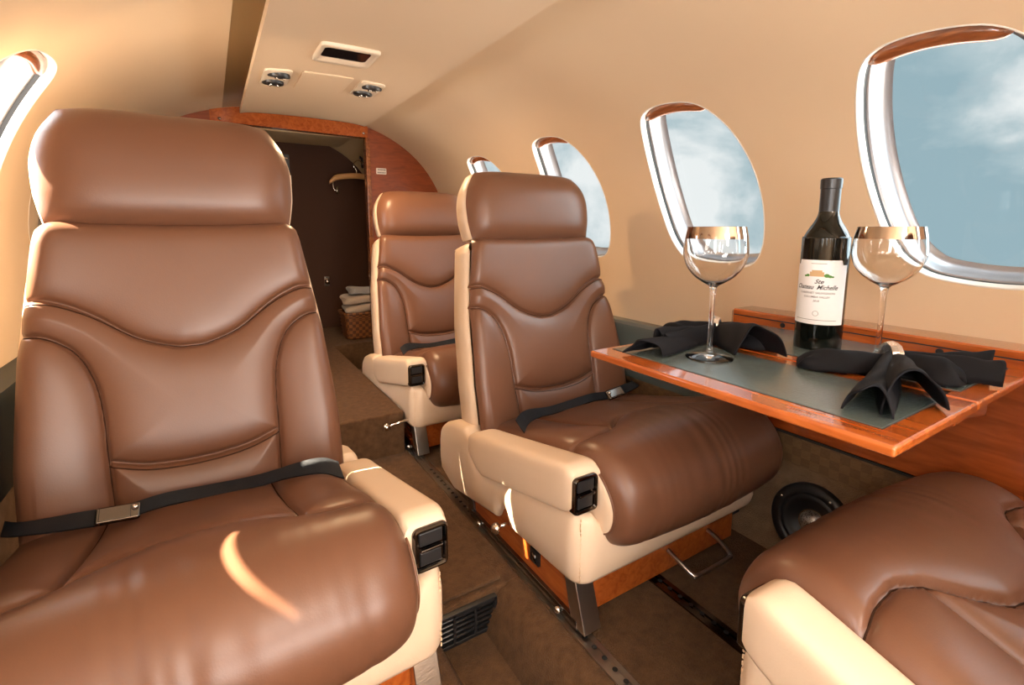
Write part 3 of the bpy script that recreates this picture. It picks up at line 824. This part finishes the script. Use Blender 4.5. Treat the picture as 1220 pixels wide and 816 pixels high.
    for i in range(n2 + 1):
        q = -1 + 2 * i / n2; row = []
        for j in range(n1 + 1):
            p = -1 + 2 * j / n1
            px = p * sqrt(1 - .24 * q * q * (1 if q > 0 else .40)); qz = q * sqrt(1 - (.20 if q > 0 else .10) * p ** 4)
            w = interp(q, [-1, -.5, 0, .5, 1], [.205, .207, .206, .202, .192])
            bul = .046 * (1 - abs(p) ** 8) * (1 - abs(q) ** 3.2) ** .6 - .026 - .014 * max(0, q) ** 2 + .008 * p * p
            z_ = (qz + 1) / 2 * HH
            row.append((X(px * w), hb[0] + ax[0] * z_ + nh[0] * bul, hb[1] + ax[1] * z_ + nh[1] * bul))
        G.append(row)
    mb = MB().grid(G); head = part('headrest', mb, M['leather'])
    loop = [G[0][j] for j in range(n1 + 1)] + [G[i][n1] for i in range(1, n2 + 1)] + [G[n2][j] for j in range(n1 - 1, -1, -1)] + [G[i][0] for i in range(n2 - 1, 0, -1)]
    cy_, cz_ = np.mean([p[1] for p in loop]), np.mean([p[2] for p in loop])
    rs = []
    for dep, k, kz in ((.002, .990, .985), (.006, 1.010, .985), (.016, 1.022, .985), (.045, 1.015, .985), (.068, .98, .95), (.080, .88, .85), (.086, .55, .5)):
        rs.append([(p[0] * k, cy_ + (p[1] - cy_) * kz - nh[0] * dep, cz_ + (p[2] - cz_) * kz - nh[1] * dep) for p in loop])
    mb = MB().rings(rs, True, False, True); part('headrest_shell', mb, M['cream'], head, auto=70)
    # ---- belt across the back of the cushion
    def ch(x):
        return .249 + .012 * (1 - min(1, abs(abs(x) - .125) / .05)) * -1 + .008
    pts = [(-.215, .085, .268, .55), (-.185, .105, .276, .6), (-.14, .125, .272, .75), (-.08, .140, .264, .9), (0, .148, .264, 1.0), (.06, .150, .266, 1.0), (.12, .150, .262, .9), (.18, .150, .270, .75), (.235, .165, .272, .6), (.262, .20, .262, .5)]
    P = smooth_path(pts, 60); rs = []
    for k, p in enumerate(P):
        a = p[3]; tw = .3 * sin(k * .21)
        dy, dz = cos(a + tw), sin(a + tw) * .9
        w = lerp(.021, .012, min(1, k / 16)) if k < 40 else .014
        c = np.array([p[0], p[1], p[2] + .004])
        rs.append([(X(c[0]), c[1] - dy * w, c[2] - dz * w * .5), (X(c[0]), c[1] + dy * w, c[2] + dz * w * 1.2), (X(c[0]), c[1] + dy * w + .002, c[2] + dz * w * 1.2 + .0025), (X(c[0]), c[1] - dy * w - .001, c[2] - dz * w * .5 + .003)])
    mb = MB().rings(rs); belt = part('seat_belt', mb, M['belt'], auto=50)
    bm_ = Matrix.Translation((X(.115), .128, .283)) @ Matrix.Rotation(s * .16, 4, 'Y') @ Matrix.Rotation(-.85, 4, 'X') @ Matrix.Rotation(.1, 4, 'Z')
    bm_ = Matrix.Translation((X(.115), .122, .285)) @ Matrix.Rotation(s * -.10, 4, 'Y') @ Matrix.Rotation(.75, 4, 'X')
    mb = MB().box(-.028, .028, -.013, .013, -.005, .005, bm_)
    bk_ = part('buckle', mb, M['darkchrome'], t, bevel=.004)
    mb = MB().box(-.023, .016, -.010, .010, .0052, .0072, bm_); part('buckle_flap', mb, M['darkchrome'], bk_, bevel=.001)
    mb = MB().lathe([(.0001, .012), (.004, .0115), (.0045, .008)], bm_ @ Vector((s * -.021, 0.004, -.002)), 14, bm_.to_3x3()); part('buckle_rivet', mb, M['chrome'], bk_)
    # ---- base
    mb = MB().box(X(-.268), X(.20), -.185, .235, .014, .098); base = part('seat_base', mb, M['wood'], smooth=False)
    mb = MB(); R_ = [(-.195, .012), (-.215, .012), (-.196, .105), (-.168, .105), (-.186, .012)]
    mb.rings([[(X(x), y, z) for y, z in [(-.222, .010), (-.185, .010), (-.160, .100), (-.192, .100)]] for x in (-.276, -.236)])
    part('front_leg', mb, M['steel'], base, bevel=.002)
    mb = MB().rings([[(X(x), y, z) for y, z in [(.205, .008), (.235, .008), (.235, .095), (.215, .095)]] for x in (-.276, -.252)])
    part('rear_leg', mb, M['darkchrome'], base, bevel=.002)
    mb = MB().box(X(-.277), X(-.262), -.20, .22, .005, .024); part('lower_rail', mb, M['darkchrome'], base, bevel=.0015)
    for y in (-.15, .165):
        mb = MB().lathe([(.0001, .010), (.005, .009), (.0065, .005), (.0065, 0)], (X(-.277), y, .015), 14, Matrix.Rotation(-s * pi / 2, 3, 'Y'), True, True); part('bolt', mb, M['chrome'], base)
    mb = MB().box(X(-.274), X(-.266), -.075, -.045, .050, .080)
    sw = part('switch_plate', mb, M['black'], t, bevel=.001)
    mb = MB().box(X(-.277), X(-.272), -.067, -.053, .055, .072); part('rocker', mb, M['darkchrome'], sw)
    mb = MB().tube([(X(-.262), .045, .080), (X(-.296), .045, .079)], .004, 10)
    mb.lathe([(.0001, .012), (.006, .0105), (.0105, .006), (.012, 0), (.0105, -.006), (.006, -.0105), (.0001, -.012)], (X(-.302), .045, .078), 20)
    part('recline_knob', mb, M['chrome'], base)
    mb = MB().tube(smooth_path([(X(-.02), -.185, .060), (X(-.02), -.215, .052), (X(-.015), -.245, .040), (X(.0), -.25, .038), (X(.09), -.25, .038), (X(.105), -.245, .040), (X(.11), -.215, .052), (X(.11), -.185, .060)], 40), .0045, 10)
    part('release_bar', mb, M['steel'], base)
    return t
def dup(root, loc, label):
    r = root.copy(); COL.objects.link(r); r.location = loc; r['label'] = label
    for ch in list(root.children):
        c = ch.copy(); COL.objects.link(c); c.parent = r
        for g in list(ch.children):
            d_ = g.copy(); COL.objects.link(d_); d_.parent = c
    return r
# sub-sub parts (third level) are folded so nothing sits deeper than two levels below the seat
seat2 = make_seat('cabin_seat', 1, (.785, .80, FZ), 0, 'brown leather seat with cream sides facing us beside the table')
seat3 = dup(seat2, (.785, 1.61, FZ), 'smaller looking brown leather seat farthest back by the wooden bulkhead')
seat1 = make_seat('cabin_seat', -1, (-.036, .80, FZ), radians(2.0), 'large brown leather seat nearest on the left with sunlit cushion', raise_=.035)
seat4 = dup(seat1, (.771, .066, FZ), 'brown leather seat facing aft in front of the table and speaker')
seat4.rotation_euler.z = pi - .06
for o in (seat2, seat3, seat1, seat4): o['group'] = 'cabin club seats'
# lever of the far seat
mb = MB().tube([(.052, 0, 0), (0.0, 0, 0)], .0045, 10)
mb = MB().tube([(-.280, -.17, .118), (-.352, -.17, .108)], .0045, 10)
mb.lathe([(.0001, .013), (.007, .011), (.012, .005), (.013, 0), (.012, -.006), (.007, -.011), (.0001, -.013)], (-.358, -.17, .107), 18)
mk('recline_lever', mb, M['chrome'], seat3, local=True)

# ------------------------------------------------------------------ table
TZ = -.214
cb = thing('side_cabinet', 'cherry wood side cabinet and ledge that the folding table springs from', 'cabinet', (1.09, .2, -.45))
mb = prism_y([(1.122, -.238), (1.060, -.238), (1.060, -.447), (1.122, -.447)], YF, .735); mk('cabinet_panel', mb, M['woodpanel'] if 'woodpanel' in M else M['wood'], cb, bevel=.003)
mk('seal_strip', MB().box(1.058, 1.122, YF, .735, -.4515, -.4470), M['blackmatte'], cb, smooth=False)  # black strip put in as the shadow of the gap under the panel
mb = MB(); LY1 = .70
mb.rings([[(1.050, y, -.236), (1.050, y, -.190), (1.053, y, -.187), (1.124, y, -.187), (1.124, y, -.236)] for y in (YF, LY1 - .012)] + [[(1.062, LY1, -.236), (1.062, LY1, -.196), (1.065, LY1, -.193), (1.124, LY1, -.193), (1.124, LY1, -.236)]])
mk('ledge', mb, M['wood'], cb, auto=30)
mb = MB().box(1.0485, 1.052, YF, LY1 - .014, -.2015, -.1995); mk('lid_gap', mb, M['blackmatte'], cb, smooth=False)
for y in (.57, .535, .30, .262, .06):
    mb = MB().lathe([(.0001, .0022), (.0048, .0022), (.006, 0)], (1.0505, y, -.2085), 16, Matrix.Rotation(-pi / 2, 3, 'Y')); mk('plug', mb, M['blackmatte'], cb, smooth=False)
tb = thing('folding_table', 'unfolded cherry wood table with green leather top beside the right wall', 'table', (.80, .41, TZ - .018))
TY0, TY1 = .184, .642; TX0, TXH, TX1 = .562, .800, 1.049
def leaf(name, x0, x1, ix0, ix1):
    mb = MB().box(x0, x1, TY0, TY1, TZ - .013, TZ - .0004); lf = mk(name, mb, M['wood'], tb, bevel=.004)
    mb = MB().box(ix0, ix1, TY0 + .028, TY1 - .016, TZ - .002, TZ + .0008); mk('leather_inset', mb, M['inset'], lf, bevel=.0008)
    mb = MB().box(ix0 - .0012, ix1 + .0012, TY0 + .0268, TY1 - .0148, TZ - .003, TZ + .0001); mk('inset_groove', mb, M['blackmatte'], lf, smooth=False)
    return lf
leaf('outer_leaf', TX0, TXH - .0008, .603, .768)
leaf('inner_leaf', TXH + .0008, TX1, .832, 1.036)
for y in (.225, .60):
    mb = MB().box(TXH - .022, TXH + .022, y - .008, y + .008, TZ - .0006, TZ + .0004); mk('hinge', mb, M['gold'], tb, smooth=False)
mb = MB().box(TXH - .03, TXH + .0, TY0 + .012, TY0 + .030, TZ - .030, TZ - .017); mk('hinge_block', mb, M['wood'], tb, bevel=.002)
for y in (.24, .58):
    mb = MB(); mb.rings([[(1.0485, yy, -.30), (1.0485, yy, TZ - .018), (.72, yy, TZ - .018), (.72, yy, TZ - .028)] for yy in (y - .009, y + .009)]); mk('support_arm', mb, M['wood'], tb, smooth=False)

# ------------------------------------------------------------------ wine bottle
bx, by = .930, .440; bz0 = TZ + .0008
bt = thing('wine_bottle', 'dark red wine bottle with white label standing on the table by the wall', 'bottle', (bx, by, bz0))
br = .0375
prof = [(.0001, .004), (.020, .003), (.030, 0), (.035, .001), (br, .006), (br, .185), (.0370, .192), (.034, .203), (.028, .215), (.0215, .226), (.0172, .236), (.0153, .246), (.0150, .256), (.0148, .287), (.0148, .292)]
mb = MB().lathe([(r, z) for r, z in smooth_path([(a, b) for a, b in prof], 14 * 5)], (bx, by, bz0), 56); mk('bottle_body', mb, M['bottle'], bt)
mb = MB().lathe([(.0156, .236), (.0157, .282), (.0157, .2825), (.0166, .2835), (.0168, .294), (.0168, .299), (.0150, .301), (.0001, .301)], (bx, by, bz0), 40); mk('foil_capsule', mb, M['foil'], bt, auto=35)
view = math.atan2(-by, -bx)            # towards the eye
lc = view - .20                          # label centre turned a little to the left as seen
def wrap(x, z, r): # x to the right as seen from outside
    a = lc + x / br; return (bx + r * cos(a), by + r * sin(a), bz0 + z)
mb = MB(); L0, L1 = .047, .160; G = []
for i in range(9):
    row = []
    for j in range(41):
        x = lerp(-1, 1, j / 40); zt = L1
        if abs(x) > .78: zt = L1 - .008
        row.append(wrap(x * br * 1.28, lerp(L0, zt, i / 8), br + .0004))
    G.append(row)
mb.grid(G); lb = mk('label', mb, M['label'], bt)
def ltext(body, x, z, size, mat=M['ink'], shear=0.0, sx=1.0, name='lettering'):
    vs, fs = text_mesh(body, size, 0, shear, 'CENTER', sx, size * .018)
    mb = MB(); mb.add([wrap(x + a, z + b, br + .0008) for a, b, c in vs], fs); mk(name, mb, mat, lb, smooth=False)
ltext('Ste', .002, .1225, .0105, shear=.45); ltext('Chateau', -.0215, .1125, .0112, shear=.45, sx=.84); ltext('Michelle', .0150, .1125, .0112, shear=.45, sx=.84)
ltext('CABERNET SAUVIGNON', 0, .1025, .0048, M['inkgrey'], sx=1.05); ltext('COLUMBIA VALLEY', 0, .0955, .0045, M['inkgrey'], sx=1.05); ltext('2018', 0, .0885, .0045, M['inkgrey'], shear=.3)
ltext('MIMI  ESTATE  VINEYARD', 0, .0505, .0026, M['inkgrey']) if False else None
mb = MB()
def lrect(mb, x0, x1, z0, z1, r=br + .0007): 
    n = max(2, int((x1 - x0) / .003)); mb.grid([[wrap(lerp(x0, x1, j / n), z, r) for j in range(n + 1)] for z in (z0, z1)])
lrect(mb, -.013, .009, .1315, .1395); lrect(mb, -.010, .006, .1395, .1425)
mk('chateau_print', mb, M['tan'], lb, smooth=False)
mb = MB()
for x, z, r in ((-.016, .133, .003), (-.020, .132, .0022), (.013, .1335, .0042), (.018, .132, .003), (.022, .1315, .002)):
    mb.add([wrap(x + r * cos(a), z + r * .8 * sin(a), br + .0009) for a in [2 * pi * k / 14 for k in range(14)]], [tuple(range(14))])
mk('tree_print', mb, M['green'], lb, smooth=False)
mb = MB()
for r0, r1, cxx in ((.0046, .0040, .001),):
    mb.rings([[wrap(cxx + r * cos(a), .0665 + r * sin(a), br + .0008) for a in [2 * pi * k / 24 for k in range(24)]] for r in (r0, r1)], True, False, False)
mk('crest_print', mb, M['inkgrey'], lb, smooth=False)
for x0_, x1_, z0_ in ((-.034, .034, .0545), (-.012, .012, .1535)):
    mb = MB(); lrect(mb, x0_, x1_, z0_, z0_ + .0008); mk('label_line', mb, M['inkgrey'], lb, smooth=False)

# ------------------------------------------------------------------ wine glasses
def wineglass(x, y, label):
    z = TZ + .0012
    g = thing('wine_glass', label, 'glass', (x, y, z), group='gold banded wine glasses')
    outer = [(.0001, .0), (.034, .0), (.0365, .0008), (.036, .0022), (.024, .0050), (.010, .0085), (.0050, .014), (.0040, .030), (.0040, .080), (.0047, .110), (.0072, .1205), (.0170, .1265), (.0310, .1365), (.0430, .1520), (.0490, .170), (.0492, .184), (.0470, .201), (.0438, .2165)]
    inner = [(.0428, .2168), (.0460, .201), (.0481, .184), (.0479, .170), (.0419, .1528), (.0300, .1382), (.0165, .1290), (.007, .1258), (.0001, .1250)]
    o1 = [tuple(p) for p in smooth_path(outer, 85)]; i1 = [tuple(p) for p in smooth_path(inner, 48)]
    mb = MB().lathe([(max(.0001, r), zz) for r, zz in o1 + i1], (x, y, z), 64); mk('glass_body', mb, M['glass'], g)
    mb = MB(); sel = [(r + .0003, zz) for r, zz in o1 if .1965 <= zz <= .2166]
    mb.lathe(sel, (x, y, z), 64); mk('gold_band', mb, M['gold'], g)
    return g
wineglass(.694, .494, 'wine glass with gold band standing beside the first napkin, left of the bottle')
wineglass(.922, .342, 'wine glass with gold band right of the bottle behind the second napkin')

# ------------------------------------------------------------------ napkins
def wing(mb, c, ang, L, w0, w1, h0, h1, folds=1.0, seed=0, n=30, m=40, leaf=False, bend=0.0, tip=0.0, flat=0.0, asym=0.0):
    """a folded sheet of cloth fanning out from the ring in open, arched pleats"""
    rnd = np.random.RandomState(seed); ph = rnd.uniform(0, 6.28, 4)
    d = np.array([cos(ang), sin(ang)]); nrm = np.array([-sin(ang), cos(ang)]); G = []
    for i in range(n + 1):
        t = i / n; w = lerp(w0, w1, t ** .75); h = lerp(h0, h1, t)
        if leaf:
            e = sqrt(max(0.0, 1 - max(0, (t - .45) / .55) ** 3)); w *= max(e, .02); h *= max(e, .05)
        off = bend * t * t + .003 * sin(5 * t + ph[3]); row = []
        for k in range(m + 1):
            u = -1 + 2 * k / m
            ar = abs(sin(folds * pi * (u + 1) / 2)) ** .7
            base = flat * (1 - u * u) * t
            z = h * (ar * (1 - base) + base) * (1 + asym * u) * (1 + .10 * sin(3 * u + 4 * t + ph[0])) + .0012
            z = max(.0012, z + .0015 * sin(17 * t + 6 * u + ph[1]) * t)
            l = t * L * (1 + tip * u + .03 * sin(5 * u + ph[2]))
            row.append((c[0] + d[0] * l + nrm[0] * (u * w + off), c[1] + d[1] * l + nrm[1] * (u * w + off), c[2] + z))
        G.append(row)
    mb.grid(G)
def napkin(name, c, wings, ringrot, label, rlabel):
    mb = MB(); c = (c[0], c[1], TZ + .0016)
    for wdef in wings: wing(mb, c, **wdef)
    o = mk(name, mb, M['napkin'], solid=.0022, origin=c); tag(o, label, 'napkin', 'black cloth napkins')
    r = thing('napkin_ring', rlabel, 'napkin ring', c, group='faceted napkin rings')
    A = Matrix.Rotation(ringrot, 3, 'Z') @ Matrix.Rotation(pi / 2, 3, 'Y')
    mb = MB(); prof = [(.0170, -.007), (.0205, -.0075), (.0235, 0), (.0205, .0075), (.0170, .007), (.0170, -.007)]
    mb.lathe(prof, (c[0], c[1], c[2] + .0225), 12, A); mk('crystal_ring', mb, M['crystal'], r, smooth=False)
    return o
M['crystal'] = pmat('faceted_crystal', (0.80, 0.80, 0.82), rough=0.08, metal=0.85)
napkin('napkin', (.822, .575), [
    dict(ang=-3.10, L=.215, w0=.012, w1=.030, h0=.026, h1=.024, folds=1, seed=3, bend=.004, tip=-.08, flat=.2),
    dict(ang=-3.05, L=.16, w0=.010, w1=.018, h0=.030, h1=.034, folds=2, seed=6, bend=-.004),
    dict(ang=2.25, L=.100, w0=.010, w1=.026, h0=.028, h1=.034, folds=1, seed=5, leaf=True),
    dict(ang=-1.98, L=.135, w0=.014, w1=.040, h0=.030, h1=.050, folds=1, seed=8, tip=.10, flat=.0),
    dict(ang=-1.50, L=.115, w0=.012, w1=.030, h0=.030, h1=.042, folds=1, seed=9, leaf=True)], 2.0,
    'black cloth napkin bunched through a ring behind the first wine glass', 'shiny ring around the napkin behind the left wine glass')
napkin('napkin', (.862, .302), [
    dict(ang=2.48, L=.128, w0=.014, w1=.034, h0=.026, h1=.028, folds=1, seed=13, leaf=True, flat=.5),
    dict(ang=-2.90, L=.245, w0=.014, w1=.024, h0=.026, h1=.036, folds=1, seed=22, tip=-.03, bend=.010),
    dict(ang=-2.64, L=.205, w0=.014, w1=.036, h0=.028, h1=.050, folds=1, seed=25, tip=-.14, bend=-.006, asym=-.10, flat=.3),
    dict(ang=-1.55, L=.085, w0=.014, w1=.045, h0=.026, h1=.030, folds=1, seed=29, leaf=True, flat=.5),
    dict(ang=-.95, L=.120, w0=.014, w1=.040, h0=.026, h1=.034, folds=2, seed=31, tip=.05),
    dict(ang=-.58, L=.125, w0=.014, w1=.034, h0=.026, h1=.026, folds=1, seed=33, leaf=True)], -.75,
    'black cloth napkin fanned through a ring at the near table corner', 'shiny ring around the napkin at the near table corner')

# ------------------------------------------------------------------ speaker in the kick panel
nrm = Vector((-.99, 0, .14)).normalized(); spc = Vector((1.056, .478, -.628))
zax = nrm; yax = Vector((0, 1, 0)); xax = yax.cross(zax); A = Matrix((xax, yax, zax)).transposed()
sp_ = thing('speaker', 'round black speaker set in the carpeted kick panel below the table', 'speaker', tuple(spc))
mb = MB().lathe([(.083, -.012), (.083, .006), (.080, .010), (.066, .011), (.062, .009), (.060, .006)], spc, 56, A); mk('speaker_frame', mb, M['black'], sp_)
mb = MB().lathe([(.0615, .006), (.057, .010), (.052, .010), (.048, .005), (.032, -.004), (.022, -.008), (.0001, -.009)], spc, 56, A); mk('cone', mb, M['speakercone'], sp_)
mb = MB().lathe([(.025, -.006), (.0245, .000), (.020, .006), (.011, .010), (.0001, .0115)], spc, 40, A); mk('dome', mb, M['meshdome'], sp_)
for k in range(4):
    a = pi / 4 + k * pi / 2 + .3
    mb = MB().lathe([(.0001, .0135), (.003, .013), (.0035, .010)], spc + A @ Vector((.0715 * cos(a), .0715 * sin(a), 0)), 12, A); mk('screw', mb, M['chrome'], sp_)

# ------------------------------------------------------------------ light
w = bpy.data.worlds.new('sky'); SC.world = w; w.use_nodes = True
nt = w.node_tree; nt.nodes.clear()
out = nt.nodes.new('ShaderNodeOutputWorld'); bg = nt.nodes.new('ShaderNodeBackground')
tc = nt.nodes.new('ShaderNodeTexCoord')
mp = nt.nodes.new('ShaderNodeMapping'); mp.inputs['Scale'].default_value = (1, 1, 1.5); mp.inputs['Location'].default_value = (.35, .1, .2)
nz = nt.nodes.new('ShaderNodeTexNoise'); nz.inputs['Scale'].default_value = 3.4; nz.inputs['Detail'].default_value = 7; nz.inputs['Roughness'].default_value = .52; nz.inputs['Distortion'].default_value = .25
cr = nt.nodes.new('ShaderNodeValToRGB')
cr.color_ramp.elements[0].position = .40; cr.color_ramp.elements[0].color = (.25, .36, .405, 1)
cr.color_ramp.elements[1].position = .60; cr.color_ramp.elements[1].color = (.66, .69, .69, 1)
e = cr.color_ramp.elements.new(.50); e.color = (.37, .46, .49, 1)
nt.links.new(tc.outputs['Generated'], mp.inputs[0]); nt.links.new(mp.outputs[0], nz.inputs['Vector']); nt.links.new(nz.outputs['Fac'], cr.inputs[0])
# the sky is brighter and whiter on the sun's side, and an added glow below lights the ceiling
sep = nt.nodes.new('ShaderNodeSeparateXYZ'); nt.links.new(tc.outputs['Generated'], sep.inputs[0])
def maprange(sock, f0, f1, t0, t1):
    n = nt.nodes.new('ShaderNodeMapRange'); n.interpolation_type = 'SMOOTHSTEP'
    for k, v_ in zip(('From Min', 'From Max', 'To Min', 'To Max'), (f0, f1, t0, t1)): n.inputs[k].default_value = v_
    nt.links.new(sock, n.inputs['Value']); return n.outputs[0]
side_ = maprange(sep.outputs['X'], -.25, .75, 0, 1)       # map range needs From Min < From Max
west = maprange(sep.outputs['X'], -.70, .15, 1, 0)
low_glow = maprange(sep.outputs['Z'], -.42, -.17, 1, 0)
fwd = maprange(sep.outputs['Y'], -.35, .12, 1, 0)  # added brightening toward the unseen front, for cool reflections on the seats
def math_(op, a, b):
    n = nt.nodes.new('ShaderNodeMath'); n.operation = op
    for i_, q_ in enumerate((a, b)):
        if isinstance(q_, (int, float)): n.inputs[i_].default_value = q_
        else: nt.links.new(q_, n.inputs[i_])
    return n.outputs[0]
st = math_('ADD', math_('ADD', 1.0, math_('MULTIPLY', west, 7.0)), math_('ADD', math_('MULTIPLY', low_glow, 5.0), math_('MULTIPLY', fwd, 12.0)))
nt.links.new(st, bg.inputs['Strength'])
mx = nt.nodes.new('ShaderNodeMix'); mx.data_type = 'RGBA'; nt.links.new(west, mx.inputs[0])
nt.links.new(cr.outputs[0], mx.inputs[6]); mx.inputs[7].default_value = (.92, .93, .95, 1)
mg = nt.nodes.new('ShaderNodeMix'); mg.data_type = 'RGBA'; nt.links.new(low_glow, mg.inputs[0])
nt.links.new(mx.outputs[2], mg.inputs[6]); mg.inputs[7].default_value = (.95, .84, .70, 1)
nt.links.new(mg.outputs[2], bg.inputs['Color']); nt.links.new(bg.outputs[0], out.inputs[0])

sun = bpy.data.lights.new('sun', 'SUN'); sun.energy = 80; sun.angle = radians(.6); sun.color = (1, .86, .66)
so = bpy.data.objects.new('sun', sun); COL.objects.link(so)
so.rotation_euler = Vector((1.0, -.42, -.85)).to_track_quat('-Z', 'Y').to_euler()
def area(name, loc, dirv, sx, sy, power, col):
    l = bpy.data.lights.new(name, 'AREA'); l.shape = 'RECTANGLE'; l.size = sx; l.size_y = sy; l.energy = power; l.color = col
    o = bpy.data.objects.new(name, l); COL.objects.link(o); o.location = loc
    o.rotation_euler = Vector(dirv).to_track_quat('-Z', 'Y').to_euler(); return o
# cabin lighting: two unseen fill lamps added behind the camera, plus a warm reading light
area('cabin_dome_light', (XC, -.75, .44), (0, .35, -1), .34, 1.2, 27.0, (1, .93, .86))
area('cabin_uplight', (XC, -.95, -.30), (0, .45, 1), .8, .8, 46.0, (1, .94, .88))
area('reading_light', (.47, 1.66, .43), (0, 0, -1), .05, .05, 6, (1, .66, .36))

# ------------------------------------------------------------------ camera
F = 575.0; CX, CY = 610.0, 356.0
P_ = atan(83 / F); YAW = math.atan2(360, hypot(F, 83))
cam = bpy.data.cameras.new('camera'); co = bpy.data.objects.new('camera', cam); COL.objects.link(co)
cam.sensor_width = 36; cam.sensor_fit = 'HORIZONTAL'; cam.lens = F / 1220 * 36
cam.shift_x = 0; cam.shift_y = (CY - 408) / 1220
cam.clip_start = .01
co.location = (0, 0, 0); co.rotation_euler = (pi / 2 - P_, 0, -YAW)
SC.camera = co
for o in list(SC.objects):
    if o.parent is None: o.location.z += ZO

SC.view_settings.view_transform = 'Standard'; SC.view_settings.look = 'None'
SC.view_settings.gamma = 1; SC.view_settings.use_curve_mapping = False
SC.view_settings.exposure = 0.40
try:
    SC.cycles.use_denoising = True; SC.cycles.max_bounces = 14; SC.cycles.transmission_bounces = 10; SC.cycles.transparent_max_bounces = 12
    SC.cycles.sample_clamp_indirect = 8
except Exception: pass
